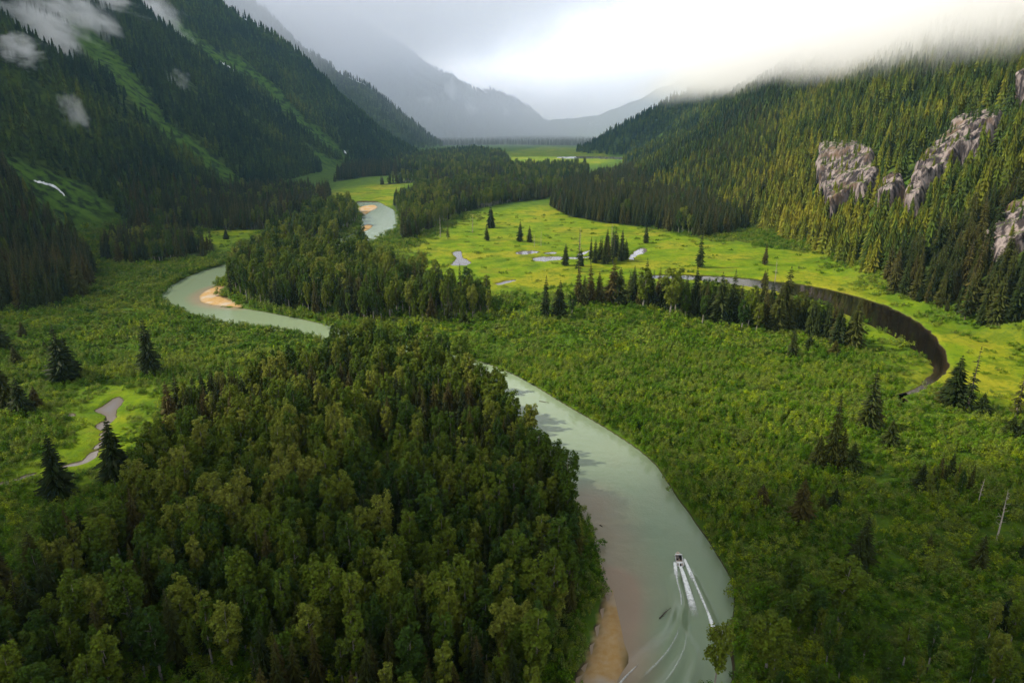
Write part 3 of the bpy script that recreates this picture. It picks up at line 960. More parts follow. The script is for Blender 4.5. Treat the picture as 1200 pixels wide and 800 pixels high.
placed = []            # (x, y, radius) of what stands already
def lone(kind, rows):
    for (x, yb, yt, mdl, fat, lab) in rows:
        X_, Y_, h = foot_h(x, yb, yt)
        if kind == 'spruce':
            plant_tree('spruce_tree', lab, 'spruce tree', 'spruces standing out on the open valley floor', X_, Y_, h, SPR[mdl], 34, rng.uniform(0, 6.28), fat * 1.22 * (34 / h) ** 0.25)
        else:
            plant_tree('cottonwood_tree', lab, 'cottonwood tree', 'cottonwoods standing out on the open valley floor', X_, Y_, h, COT[4 if mdl == 0 else mdl], 25, rng.uniform(0, 6.28), fat * (1.35 if mdl != 5 else 1.0))
        placed.append((X_, Y_, 3.5))
lone('spruce', LONE_SPRUCE)
lone('cottonwood', LONE_COT)

for i, (x, yb, yt, lab) in enumerate(SNAGS):
    X_, Y_, h = foot_h(x, yb, yt)
    rd = random.Random(50 + i)
    tubes = [tube_np([(0, 0, -.5), (rd.uniform(-.3, .3), 0, h * .5), (rd.uniform(-.6, .6), rd.uniform(-.5, .5), h)], [h * .012 + .12, h * .008 + .06, .05], 7)]
    tv, tf = merge_tubes(tubes)
    e = link('dead_snag', None)
    e.location = (X_, Y_, float(height(np.array([X_]), np.array([Y_]))[0]))
    tag(e, lab, 'dead tree', 'dead snags on the valley floor')
    link('trunk', mesh_np('trunk', tv, np.array(tf), M_DEADW, True), e)
    br = []
    for k in range(int(8 + h * .9)):
        z = h * rd.uniform(.3, .97)
        a = rd.uniform(0, 6.28)
        L = rd.uniform(.06, .16) * h * (1.15 - z / h)
        br.append(tube_np([(0, 0, z), (math.cos(a) * L * .6, math.sin(a) * L * .6, z + L * .15), (math.cos(a) * L, math.sin(a) * L, z + L * rd.uniform(-.1, .6))], [.09, .06, .025], 4))
    bv, bf = merge_tubes(br)
    b_ = link('branches', mesh_np('branches', bv, np.array(bf), M_DEADW, True), e)
    b_['kind'] = 'stuff'

# ------------------------------------------------------------------ woods: scatter, then the largest in view become trees of their own
def scatter_poly(key, spacing, jit=0.45):
    P = np.array(REG[key])
    lo, hi = P.min(0), P.max(0)
    xs, ys = np.arange(lo[0], hi[0], spacing), np.arange(lo[1], hi[1], spacing * .87)
    X, Y = np.meshgrid(xs, ys)
    X = X + (np.arange(len(ys)) % 2)[:, None] * spacing * .5
    X = X + rng.uniform(-jit, jit, X.shape) * spacing
    Y = Y + rng.uniform(-jit, jit, X.shape) * spacing
    X, Y = X.ravel(), Y.ravel()
    ok = sdf(P, X, Y, 30.0) < -0.5
    X, Y = X[ok], Y[ok]
    ok = (water_sd(X, Y) > 2.5) & (bars_sd(X, Y) > 1.5)
    for (a, b, r) in placed:
        ok &= np.hypot(X - a, Y - b) > r
    return X[ok], Y[ok]

pool_c, pool_s = [], []     # rows: x, y, h, model, fat, stand
STAND = {'near_forest': 'in the dense near forest left of the river', 'bend_stand': 'in the stand inside the river bend', 'bend_top': 'at the back of the stand inside the river bend',
         'meadow_edge': 'in the stand between far river and sunny meadow', 'flat_dark': 'in the dark wood beyond the sunny meadow', 'far_strip': 'in the far wood strip across the valley',
         'left_hill': 'on the dark wooded rise at the left edge', 'left_row': 'in the row on grass below the left mountain', 'left_foot': 'at the foot of the left mountain', 'left_far': 'in the far clump under the left spur', 'far_band': 'in the hazy wood at the valley head', 'far_wood': 'in the far mixed wood beside the upper river', 'near_right': 'in the dark thicket at the lower right corner', 'forest_edge': 'on the river edge of the near forest', 'belt': 'in the belt across the meadow by the slough', 'pond_grove': 'in the grove beside the far bright pond', 'thicket_right': 'in the small thicket of the right shrubland',
         'right_foot': 'at the foot of the right mountain'}
def fill(key, spacing, p_spruce, hc, hs, gap=0.0):
    X, Y = scatter_poly(key, spacing)
    clump = fbm(X / 45 + 3, Y / 45 + 8, 3)
    if gap > 0:
        keep = fbm(X / 28 + 11, Y / 28 + 2, 3) > gap
        X, Y, clump = X[keep], Y[keep], clump[keep]
    sp = clump + rng.uniform(-.18, .18, len(X)) > (1 - p_spruce) if p_spruce < 1 else np.ones(len(X), bool)
    for x, y, s in zip(X, Y, sp):
        if s:
            pool_s.append((x, y, hs * rng.uniform(.62, 1.12), int(rng.choice([0, 0, 1, 1, 2, 3])), rng.uniform(.85, 1.2), key))
        else:
            pool_c.append((x, y, hc * (rng.uniform(.60, 1.15) if rng.random() > .12 else rng.uniform(1.1, 1.38)), int(rng.integers(0, 5)), rng.uniform(.85, 1.25), key))
fill('near_forest', 5.5, 0.37, 21.5, 24, 0.32)
fill('bend_stand', 8.0, 0.32, 26, 30, 0.28)
fill('bend_top', 8.5, 0.22, 25, 28)
fill('meadow_edge', 9.0, 0.50, 25, 30, 0.2)
fill('flat_dark', 9.0, 0.78, 26, 34)
fill('far_strip', 14.0, 0.50, 25, 30)
fill('left_hill', 8.6, 0.95, 24, 34)
fill('left_row', 7.5, 0.56, 22, 30, 0.42)
fill('left_foot', 9.5, 0.66, 24, 33, 0.36)
fill('left_far', 14.0, 1.0, 24, 34, 0.4)

fill('far_band', 26.0, 0.9, 26, 36)
fill('far_wood', 15.0, 0.45, 26, 34)
fill('near_right', 8.5, 0.22, 14, 15, 0.33)
fill('belt', 8.0, 0.5, 22, 29, 0.42)
fill('forest_edge', 5.6, 0.12, 23.5, 25)
fill('pond_grove', 15.0, 1.0, 22, 32)
fill('thicket_right', 5.5, 0.4, 10, 14)

# trees that scatter over the lower mountain sides
def hill_points(n, xr, yr, hmin, hmax, power=1.0):
    X = rng.uniform(*xr, n)
    Y = yr[0] + (yr[1] - yr[0]) * rng.random(n) ** power
    H = hills(X, Y)
    x_, y_, dep = to_px(np.stack([X, Y, H], -1))
    ok = (H > hmin) & (H < hmax) & (x_ > -520) & (x_ < 1780) & (y_ < 1400) & (y_ > -160) & (dep > 20)
    ok &= track_d(X, Y) > rng.uniform(0.75, 1.25, n)
    ok &= reg_mask(['sedge', 'sedge_slough'], X, Y, 4) < .5
    ok &= (water_sd(X, Y) > 8)
    return X[ok], Y[ok], H[ok]

CLIFF_PX = [  # outline on the photograph of each rock face
    ('pale cliff face with rusty streaks between the conifers of the right slope', [(961, 178), (968, 170), (984, 168), (1008, 166), (1020, 182), (1028, 196), (1034, 210), (1026, 232), (1012, 246), (1000, 240), (990, 250), (976, 262), (968, 252), (962, 226), (960, 200)]),
    ('long dark grey slanting cliff on the upper right slope', [(1058, 262), (1068, 230), (1084, 204), (1100, 190), (1104, 175), (1126, 152), (1146, 132), (1172, 125), (1180, 145), (1172, 168), (1152, 186), (1128, 196), (1110, 216), (1098, 226), (1080, 252)]),
    ('small pale rock outcrop near the clouds at the right edge', [(1185, 106), (1206, 100), (1212, 122), (1190, 128)]),
    ('brown scree and rock slab at the right edge above the slope foot', [(1150, 292), (1170, 270), (1188, 246), (1215, 228), (1220, 285), (1180, 310)]),
    ('dark broken rock band between the two big cliffs', [(1030, 240), (1046, 222), (1060, 215), (1062, 236), (1046, 256), (1034, 258)]),
]
CLIFF_POLY = [[tuple(ray_hit(*p).xy) for p in poly] for _, poly in CLIFF_PX]
def cliff_sd(X, Y):
    d = np.full(np.shape(X), 60.0)
    for p in CLIFF_POLY:
        d = np.minimum(d, sdf(p, X, Y, 60.0))
    return d

hX, hY, hH = [np.concatenate(a) for a in zip(
    hill_points(70000, (150, 1700), (60, 2300), 2.5, 700, 0.9),
    hill_points(26000, (300, 2200), (2000, 4200), 3, 600, 1.0),
    hill_points(62000, (-2100, -250), (350, 3300), 3, 1150, 0.9),
    hill_points(22000, (-2200, -300), (2900, 4800), 3, 900, 1.0),
    hill_points(16000, (-1900, 500), (4800, 6600), 3, 800, 1.0))]
ok = (cliff_sd(hX, hY) > rng.uniform(-4, 3, len(hX))) | (rng.random(len(hX)) < .06)
hX, hY, hH = hX[ok], hY[ok], hH[ok]
hx_, hy_, hdep = to_px(np.stack([hX, hY, hH + FLAT], -1))
hsz = np.where(hX > 0, rng.uniform(17, 42, len(hX)), rng.uniform(17, 38, len(hX))) * np.where(rng.random(len(hX)) < .2, .6, 1.0)
gone = np.zeros(len(hX), bool)
mx_, my_, _ = to_px(np.stack([hX, hY, hH + FLAT + hsz * .6], -1))
for _, poly in CLIFF_PX:
    gone |= sdf(np.array(poly, float), mx_, my_, 40.0) < rng.uniform(-11, 0, len(hX))
gone &= (rng.random(len(hX)) > .17) & (hX > 0) & (hdep < 1700)
gone |= (fbm(hX / 55 + 6, hY / 55 + 3, 3) < .30) & (rng.random(len(hX)) < .85)
hX, hY, hH, hsz, hdep = [a[~gone] for a in (hX, hY, hH, hsz, hdep)]

near_right = (hX > 0) & (hdep < 640)
for x, y, h in zip(hX[near_right], hY[near_right], hsz[near_right]):
    pool_s.append((x, y, h, int(rng.choice([0, 0, 1, 1, 2, 3])), rng.uniform(.9, 1.2), 'right_foot'))
far = ~near_right

def ranked(pool, n):
    A = np.array([(r[0], r[1], r[2]) for r in pool])
    z = hills(A[:, 0], A[:, 1]) + FLAT
    bx, by, dep = to_px(np.stack([A[:, 0], A[:, 1], z + A[:, 2] * .75], -1))
    size = FPX * A[:, 2] / dep
    vis = (bx > -10) & (bx < 1210) & (by > 0) & (by < 795)
    order = np.argsort(-np.where(vis, size, 0))
    return [pool[i] for i in order[:n]], [pool[i] for i in order[n:]]

big_c, rest_c = ranked(pool_c, 300 - len(LONE_COT))
big_s, rest_s = ranked(pool_s, 300 - len(LONE_SPRUCE))
for r in big_c:
    plant_tree('cottonwood_tree', 'leafy cottonwood tree ' + STAND[r[5]], 'cottonwood tree', 'cottonwoods ' + STAND[r[5]], r[0], r[1], r[2], COT[r[3]], 25, rng.uniform(0, 6.28), r[4])
for r in big_s:
    plant_tree('spruce_tree', 'dark pointed spruce tree ' + STAND[r[5]], 'spruce tree', 'spruces ' + STAND[r[5]], r[0], r[1], r[2], SPR[r[3]], 34, rng.uniform(0, 6.28), r[4])

def scatter_object(name, rows, protos, ref, label, smul=1.0):
    """One object of many copies: points that carry turn, size and model; the copies are drawn from meshes."""
    n = len(rows)
    P = np.array([(r[0], r[1]) for r in rows])
    z = height(P[:, 0], P[:, 1])
    me = bpy.data.meshes.new(name)
    me.vertices.add(n)
    me.vertices.foreach_set('co', np.column_stack([P, z - .1]).astype(np.float32).ravel())
    sc_ = np.array([(r[2] / ref * r[4], r[2] / ref * r[4], r[2] / ref) for r in rows], np.float32)
    a = me.attributes.new('size', 'FLOAT_VECTOR', 'POINT')
    a.data.foreach_set('vector', sc_.ravel())
    a = me.attributes.new('turn', 'FLOAT_VECTOR', 'POINT')
    a.data.foreach_set('vector', np.column_stack([np.zeros(n), np.zeros(n), rng.uniform(0, 6.28, n)]).astype(np.float32).ravel())
    a = me.attributes.new('model', 'INT', 'POINT')
    a.data.foreach_set('value', np.array([r[3] for r in rows], np.int32))
    o = tag(link(name, me), label, None, None, 'stuff')
    ng = bpy.data.node_groups.new(name, 'GeometryNodeTree')
    ng.interface.new_socket('Geometry', in_out='INPUT', socket_type='NodeSocketGeometry')
    ng.interface.new_socket('Geometry', in_out='OUTPUT', socket_type='NodeSocketGeometry')
    gi, go = ng.nodes.new('NodeGroupInput'), ng.nodes.new('NodeGroupOutput')
    jn = ng.nodes.new('GeometryNodeJoinGeometry')
    for pr in reversed(protos):
        jj = ng.nodes.new('GeometryNodeJoinGeometry')
        for m in pr:
            po = bpy.data.objects.new(name + '_source', m)
            oi = ng.nodes.new('GeometryNodeObjectInfo')
            oi.inputs['Object'].default_value = po
            ng.links.new(oi.outputs['Geometry'], jj.inputs[0])
        g2 = ng.nodes.new('GeometryNodeGeometryToInstance')
        ng.links.new(jj.outputs[0], g2.inputs[0])
        ng.links.new(g2.outputs[0], jn.inputs[0])
    def named(nm, typ):
        nd = ng.nodes.new('GeometryNodeInputNamedAttribute')
        nd.data_type = typ
        nd.inputs['Name'].default_value = nm
        return nd.outputs[0]
    ip = ng.nodes.new('GeometryNodeInstanceOnPoints')
    ip.inputs['Pick Instance'].default_value = True
    e2r = ng.nodes.new('FunctionNodeEulerToRotation')
    ng.links.new(named('turn', 'FLOAT_VECTOR'), e2r.inputs[0])
    ng.links.new(gi.outputs[0], ip.inputs['Points'])
    ng.links.new(jn.outputs[0], ip.inputs['Instance'])
    ng.links.new(named('model', 'INT'), ip.inputs['Instance Index'])
    ng.links.new(e2r.outputs[0], ip.inputs['Rotation'])
    ng.links.new(named('size', 'FLOAT_VECTOR'), ip.inputs['Scale'])
    ng.links.new(ip.outputs[0], go.inputs[0])
    md = o.modifiers.new('copies', 'NODES')
    md.node_group = ng
    return o

scatter_object('cottonwood_forest', rest_c, COT, 25, 'mass of leafy cottonwoods filling the woods of the valley floor')
scatter_object('spruce_forest', rest_s, SPR, 34, 'mass of dark spruces filling the woods of the valley floor')

# ------------------------------------------------------------------ mountain conifers: one mass per mountain side
def cone_tree(tiers, sides, seed):
    rd = np.random.default_rng(seed)
    V, F = [], []
    for k in range(tiers):
        z0, z1 = 0.04 + 0.93 * (k / tiers) ** 0.95, min(1.0, 0.04 + 0.93 * ((k + 1.75) / tiers) ** 0.95)
        r = 0.15 * (1 - k / tiers) ** 0.85 + 0.012
        o = len(V)
        a0 = rd.uniform(0, 6.28)
        for s in range(sides * 2):
            rr = r * (rd.uniform(.9, 1.25) if s % 2 == 0 else rd.uniform(.42, .62))
            a = a0 + math.pi * s / sides
            V.append((rr * math.cos(a), rr * math.sin(a), z0 + (0.0 if s % 2 == 0 else 0.035) + rd.uniform(-.012, .012)))
        V.append((0, 0, z1))
        for s in range(sides * 2):
            F.append((o + s, o + (s + 1) % (2 * sides), o + 2 * sides))
    return np.array(V), np.array(F)

# ------------------------------------------------------------------ rock faces
N = NT('cliff_rock')
tc = N.n('ShaderNodeTexCoord').outputs['Object']
st = N.n('ShaderNodeMapping', Vector=tc)
st.inputs['Rotation'].default_value = (0.5, 0.35, 0.3)
st.inputs['Scale'].default_value = (0.30, 0.30, 0.07)
ns, nb, nf = N.noise(st.outputs[0], 0.5, 7, 0.62), N.noise(tc, 0.03, 4), N.noise(tc, 0.25, 5, 0.7)
ng_ = N.n('ShaderNodeNewGeometry').outputs['Normal']
nz_ = N.n('ShaderNodeSeparateXYZ', Vector=ng_).outputs['Z']
col = N.mix(N.mr(ns, 0.43, 0.58), (0.030, 0.024, 0.025), (0.235, 0.195, 0.185))
col = N.mix(N.mr(nb, 0.54, 0.70), col, (0.13, 0.085, 0.055))
col = N.mix(N.math('MULTIPLY', N.mr(nz_, 0.66, 0.86), N.mr(nf, 0.42, 0.58)), col, (0.06, 0.085, 0.012))
bp = N.n('ShaderNodeBump', Strength=0.8, Distance=1.5, Height=N.math('ADD', ns, N.math('MULTIPLY', nf, .5)))
b = N.n('ShaderNodeBsdfPrincipled', Base_Color=col, Roughness=0.85, Normal=bp.outputs[0])
b.inputs['Specular IOR Level'].default_value = 0.2
N.set(N.out.inputs['Surface'], b.outputs[0])
M_CLIFF = N.m
ledge = []
for (lab, _), poly in zip(CLIFF_PX, CLIFF_POLY):
    P = np.array(poly)
    lo, hi = P.min(0) - 6, P.max(0) + 6
    st_ = max(1.6, (hi - lo).max() / 90)
    X, Y = np.meshgrid(np.arange(lo[0], hi[0], st_), np.arange(lo[1], hi[1], st_))
    D = sdf(P, X, Y, 30.0) + 15 * (fbm(X / 20, Y / 20, 4) - .5)
    base = hills(X, Y) + FLAT
    tt = (base - base[D < 0].min()) / (np.ptp(base[D < 0]) + 1e-6)
    lift = sstep(2, -5, D)
    brow = (0.35 if 'scree' in lab else 1.0) * sstep(1.02, 0.62, tt)                 # bulges out below a brow, drops steeply at the foot
    u = X * .5 + Y                       # along the contour
    rid = 1 - 2 * np.abs(fbm(u / 30 + base / 90, base / 40 + 4, 4) - .5)
    crk = 1 - 2 * np.abs(fbm(u / 10 + 9, base / 34 + u / 40, 2) - .5)
    Z = base - 4 + lift * (4.5 + brow * (13 + 20 * (rid - .45)) + 9 * (crk - .5) + 1.6 * (fbm(X / 2.5, Y / 2.5, 2) - .5))
    XX = X - lift * (1 + 4 * brow) * (0.6 + fbm(u / 14, base / 30, 2)) - lift * (5 * (fbm(u / 9 + 3, base / 8, 3) - .2) + 3 * (crk - .5))
    nYc, nXc = X.shape
    idx = np.arange(nXc * nYc).reshape(nYc, nXc)
    qd = np.stack([idx[:-1, :-1], idx[:-1, 1:], idx[1:, 1:], idx[1:, :-1]], -1).reshape(-1, 4)
    qd = qd[(D.ravel()[qd] < 2.5).any(1)]
    used, inv = np.unique(qd, return_inverse=True)
    V = np.stack([XX, Y, Z], -1).reshape(-1, 3)[used]
    lf = (lift > .5) & (D < -1.5)
    gyy, gxx = np.gradient(Z, st_)
    flat = lf & (np.hypot(gxx, gyy) < 1.0)
    ii = np.where(flat.ravel())[0]
    ii = ii[rng.random(len(ii)) < st_ * st_ / 95]
    ledge.append(np.column_stack([XX.ravel()[ii], Y.ravel()[ii], Z.ravel()[ii]]))
    c0 = V.mean(0)
    o = link('cliff', mesh_np('cliff', V - c0, inv.reshape(-1, 4), M_CLIFF, False))
    o.location = c0
    tag(o, lab, 'cliff', 'rock faces of the right slope')

LD = np.concatenate(ledge)
hX, hY, hH = np.concatenate([hX, LD[:, 0]]), np.concatenate([hY, LD[:, 1]]), np.concatenate([hH, LD[:, 2] - FLAT])
hsz = np.concatenate([hsz, rng.uniform(5, 15, len(LD))])
far = np.concatenate([far, np.ones(len(LD), bool)])
hdep = np.concatenate([hdep, np.full(len(LD), 900.0)])

def forest_mass(name, label, sel, tiers, sides, lo=0.0, hi=0.75):
    X, Y, H, S = hX[sel], hY[sel], hH[sel], hsz[sel]
    protos = [cone_tree(tiers, sides, 90 + k) for k in range(5)]
    pick = rng.integers(0, 5, len(X))
    VV, FF, TT, off = [], [], [], 0
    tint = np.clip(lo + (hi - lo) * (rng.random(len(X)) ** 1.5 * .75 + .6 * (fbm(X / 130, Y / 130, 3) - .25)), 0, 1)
    for k in range(5):
        m = pick == k
        v, f = protos[k]
        a = rng.uniform(0, 6.28, m.sum())
        s = S[m]
        w = s * rng.uniform(.85, 1.35, m.sum())
        c, sn = np.cos(a), np.sin(a)
        x = (v[None, :, 0] * c[:, None] - v[None, :, 1] * sn[:, None]) * w[:, None] + X[m][:, None]
        y = (v[None, :, 0] * sn[:, None] + v[None, :, 1] * c[:, None]) * w[:, None] + Y[m][:, None]
        z = v[None, :, 2] * s[:, None] + (H[m] + FLAT - 1.0)[:, None]
        VV.append(np.stack([x, y, z], -1).reshape(-1, 3))
        FF.append((f[None] + (np.arange(m.sum()) * len(v))[:, None, None] + off).reshape(-1, 3))
        TT.append(np.repeat(tint[m], len(v)))
        off += m.sum() * len(v)
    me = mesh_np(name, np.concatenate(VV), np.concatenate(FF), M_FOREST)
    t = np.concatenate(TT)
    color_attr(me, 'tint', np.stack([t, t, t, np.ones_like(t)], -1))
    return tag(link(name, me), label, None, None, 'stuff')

forest_mass('conifer_forest', 'dense conifer forest covering the sunlit right mountain side', far & (hX > 0) & (hdep < 1500), 8, 6, 0.28, 1.15)  # raised tint range puts warm sunlight into the needle colour
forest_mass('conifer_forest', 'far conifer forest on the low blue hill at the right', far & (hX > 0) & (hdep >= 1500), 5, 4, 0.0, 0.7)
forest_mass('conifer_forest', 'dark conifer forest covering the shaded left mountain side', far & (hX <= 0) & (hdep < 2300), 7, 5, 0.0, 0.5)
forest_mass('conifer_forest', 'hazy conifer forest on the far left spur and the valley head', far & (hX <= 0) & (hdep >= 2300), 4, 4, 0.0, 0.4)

# ------------------------------------------------------------------ shrubs
def shrub_patch(seed, rad, n, size, hh, leaves=64):
    rd = random.Random(seed)
    cl = []
    for i in range(n):
        a, r = rd.uniform(0, 6.28), rad * math.sqrt(rd.random())
        s = rd.uniform(.7, 1.7)
        z = hh * rd.uniform(.35, 1.25)
        cl.append((r * math.cos(a), r * math.sin(a), z * .45, s, z * .62))
    V, F = leaf_cloud(cl, leaves, size, seed, 1.15)
    return (mesh_np('shrubs', V, F, M_SHRUB),)

SHR = [shrub_patch(200 + k, 4.4, 11, .27, 3.2 + .5 * (k % 3), 76) for k in range(6)]
SHR_FAR = [shrub_patch(300 + k, 6.8, 20, .50, 3.0 + .5 * (k % 3), 28) for k in range(5)]
def shrub_rows(spacing, yr, xr, protos, hf):
    xs, ys = np.arange(*xr, spacing), np.arange(*yr, spacing)
    X, Y = np.meshgrid(xs, ys)
    X, Y = (X + rng.uniform(-.5, .5, X.shape) * spacing).ravel(), (Y + rng.uniform(-.5, .5, X.shape) * spacing).ravel()
    x_, y_, dep = to_px(np.stack([X, Y, np.zeros_like(X)], -1))
    ok = (x_ > -380) & (x_ < 1640) & (y_ < 1000)
    X, Y = X[ok], Y[ok]
    H = hills(X, Y)
    sd = water_sd(X, Y)
    ms = reg_mask(['sedge', 'sedge_far', 'sedge_left', 'sedge_slough', 'sedge_lefttop'], X, Y, 32)
    pools = sd
    ok = (H < 12) & (sd > 2.2) & (bars_sd(X, Y) > 2.0) & (rng.random(len(X)) > ms * 0.93)
    # low grassy gaps wind through the thickets
    ok &= sdf(WP['pond_left'], X, Y, 30.0) > 7.5
    gapn = np.abs(fbm(X / 55 + 21, Y / 38 + 4, 3) - .5)
    ok &= (gapn > 0.026) | (rng.random(len(X)) < .25)
    X, Y, ms = X[ok], Y[ok], ms[ok]
    big = 0.38 + 1.25 * fbm(X / 40 + 9, Y / 40 + 1, 3)
    return [(x, y, hf * b * rng.uniform(.75, 1.25) * (1 - .5 * m), int(rng.integers(0, len(protos))), rng.uniform(.9, 1.2) / max(b, .8), '') for x, y, b, m in zip(X, Y, big, ms)]
rows = shrub_rows(4.6, (80, 430), (-460, 480), SHR, 1.0)
def bank_rows(keys, step, off, ymax, hf):
    out = []
    for k in keys:
        p = WP[k]
        q = np.roll(p, -1, 0)
        area = np.sum(p[:, 0] * q[:, 1] - q[:, 0] * p[:, 1])
        for a, b_ in zip(p, q):
            L = np.hypot(*(b_ - a))
            if L < 1e-6:
                continue
            nrm = np.array((b_[1] - a[1], a[0] - b_[0])) / L * (1 if area > 0 else -1)
            for j in range(max(1, int(L / step))):
                for o_ in off:
                    c = a + (b_ - a) * (j + rng.random()) / max(1, int(L / step)) + nrm * (o_ + rng.normal() * .7)
                    if 95 < c[1] < ymax:
                        out.append((c[0], c[1], hf * rng.uniform(.7, 1.35), int(rng.integers(0, 5)), rng.uniform(.55, .85), ''))
    P = np.array([(r[0], r[1]) for r in out])
    ok = (water_sd(P[:, 0], P[:, 1]) > 0.7) & (bars_sd(P[:, 0], P[:, 1]) > 3.0) & (reg_mask(['sedge', 'sedge_slough'], P[:, 0], P[:, 1], 10) < .5)
    return [r for r, k in zip(out, ok) if k]
rows += bank_rows(['river', 'pool_a', 'pool_b', 'pool_c'], 3.2, (1.6, 4.0), 760, 0.95)
scatter_object('willow_shrubs', rows, SHR, 1.0, 'low green willow thicket carpeting the near valley floor')
n_near_shrub = len(rows)
rows = shrub_rows(8.0, (430, 1150), (-620, 640), SHR_FAR, 1.0)
scatter_object('willow_shrubs', rows, SHR_FAR, 1.0, 'low green willow thicket carpeting the farther valley floor')
print('counts', len(pool_c), len(pool_s), len(hX), n_near_shrub, len(rows))

# ------------------------------------------------------------------ snow and white water on the left mountain
M_SNOW = plain_mat('old_snow', (0.85, 0.87, 0.90), 0.6, noise=0.2)
def ribbon(name, label, cat, pl, w0, lift=1.2):
    pts = []
    for (x0, y0), (x1, y1) in zip(pl, pl[1:]):
        for k in range(8):
            h = ray_hit(x0 + (x1 - x0) * k / 8, y0 + (y1 - y0) * k / 8)
            if h is not None:
                pts.append(h)
    V, F = [], []
    for i, p in enumerate(pts):
        d = (pts[min(i + 1, len(pts) - 1)] - pts[max(i - 1, 0)])
        s = Vector((d.y, -d.x, 0)).normalized()
        w = w0 * (0.5 + random.random()) * math.sin(math.pi * (i + .6) / (len(pts) + .2)) ** .5
        for t in (-1, -.35, .35, 1):
            q = p.xy + s.xy * w * t
            V.append((q.x, q.y, float(hills(np.array([q.x]), np.array([q.y]))[0]) + FLAT + (lift if abs(t) < .9 else -.8)))
    for i in range(len(pts) - 1):
        for k in range(3):
            F.append((4 * i + k, 4 * i + k + 1, 4 * i + k + 5, 4 * i + k + 4))
    c0 = np.mean(V, 0)
    o = link(name, mesh_np(name, np.array(V) - c0, np.array(F), M_SNOW, True))
    o.location = c0
    return tag(o, label, cat)
ribbon('snow_patch', 'narrow white snow streak high on the left mountain side', 'snow patch', [(259, 74), (268, 79), (278, 87)], 3.5)
ribbon('torrent', 'white tumbling torrent on the green fan below the left mountain', 'mountain stream', [(40, 213), (56, 217), (68, 222), (77, 232)], 4.0)
ribbon('snow_patch', 'tiny white snow scrap at the foot of the left spur', 'snow patch', [(402, 176), (405, 180), (409, 184)], 5.0)

# ------------------------------------------------------------------ drift logs
M_LOG = plain_mat('wet_log', (0.07, 0.05, 0.035), 0.6, noise=2.0)
for (x0, y0, x1, y1, lab) in [(773, 724, 786, 712, 'dark waterlogged log drifting below the boat wake'), (632, 470, 643, 472, 'dark branchy snag lying in the river near the right bank'),
                              (703, 615, 706, 617, 'small dark log stuck by the left river bank'), (428, 267, 437, 264, 'brown drift log pile on the far river bar')]:
    a, b_ = Vector((*px(x0, y0), 0)), Vector((*px(x1, y1), 0))
    L = (b_ - a).length
    d = (b_ - a).normalized()
    s = Vector((-d.y, d.x, 0))
    r = min(.35, max(.2, L * .03))
    tubes = [tube_np([(0, 0, .05), tuple(d * L * .5 + s * L * .03 + Vector((0, 0, .12))), tuple(d * L + Vector((0, 0, .05)))], [r * 1.2, r, r * .45], 8)]
    for k in range(4):
        t = random.uniform(.2, .9)
        q = d * L * t
        tubes.append(tube_np([tuple(q), tuple(q + s * random.choice((-1, 1)) * L * .12 + Vector((0, 0, .3)))], [r * .4, r * .12], 5))
    v, f = merge_tubes(tubes)
    o = link('drift_log', mesh_np('drift_log', v, np.array(f), M_LOG, True))
    o.location = a
    tag(o, lab, 'log')

# ------------------------------------------------------------------ the boat and its wake
M_HULL = plain_mat('pale_aluminium', (0.76, 0.76, 0.74), 0.4, 0.15)
M_DECK = plain_mat('tan_deck', (0.42, 0.33, 0.24), 0.7)
M_WHITE = plain_mat('white_paint', (0.80, 0.80, 0.79), 0.4)
M_BLACK = plain_mat('black_vinyl', (0.02, 0.02, 0.022), 0.5)
M_GLASS = plain_mat('dark_glass', (0.03, 0.04, 0.045), 0.08, spec=0.6)
boat = link('jet_boat', None)
boat.location = boat_w + Vector((0, 0, 0.05))
boat.rotation_euler = (R(3), 0, math.atan2(-heading.x, heading.y))
boat.scale = (1.12, 1.12, 1.12)
tag(boat, 'small open motor boat with white windscreen frame running upriver', 'boat')
def hull_section(y):
    t = (y + 3.2) / 6.4
    w = 1.2 * (1 - max(0, (t - .55) / .45) ** 2.2 * .93)
    keel = -0.35 + max(0, (t - .7) / .3) ** 2 * .55
    sheer = 0.72 + .22 * max(0, t - .3)
    return w, keel, sheer
V, F = [], []
YS = np.linspace(-3.2, 3.2, 17)
for y in YS:
    w, k, s = hull_section(y)
    V += [(0, y, k), (w * .8, y, k + .32), (w, y, s), (w * .88, y, s), (w * .84, y, .12), (0, y, .1), (-w * .84, y, .12), (-w * .88, y, s), (-w, y, s), (-w * .8, y, k + .32)]
for i in range(len(YS) - 1):
    for k in range(10):
        F.append((i * 10 + k, i * 10 + (k + 1) % 10, (i + 1) * 10 + (k + 1) % 10, (i + 1) * 10 + k))
Tf = [tuple(range(0, 10))[::-1]]
me = bpy.data.meshes.new('hull')
me.from_pydata(V, [], F + Tf + [tuple(range(160, 170))])
me.materials.append(M_HULL)
link('hull', me, boat)
V, F = [], []
for y in np.linspace(1.15, 3.1, 6):
    w, k, s = hull_section(y)
    V += [(-w * .9, y, s + .01), (0, y, s + .10), (w * .9, y, s + .01), (w * .9, y, s - .1), (-w * .9, y, s - .1)]
for i in range(5):
    for k in range(5):
        F.append((i * 5 + k, i * 5 + (k + 1) % 5, i * 5 + 5 + (k + 1) % 5, i * 5 + 5 + k))
me = bpy.data.meshes.new('foredeck')
me.from_pydata(V, [], F + [(4, 3, 2, 1, 0), (25, 26, 27, 28, 29)])
me.materials.append(M_DECK)
link('foredeck', me, boat)

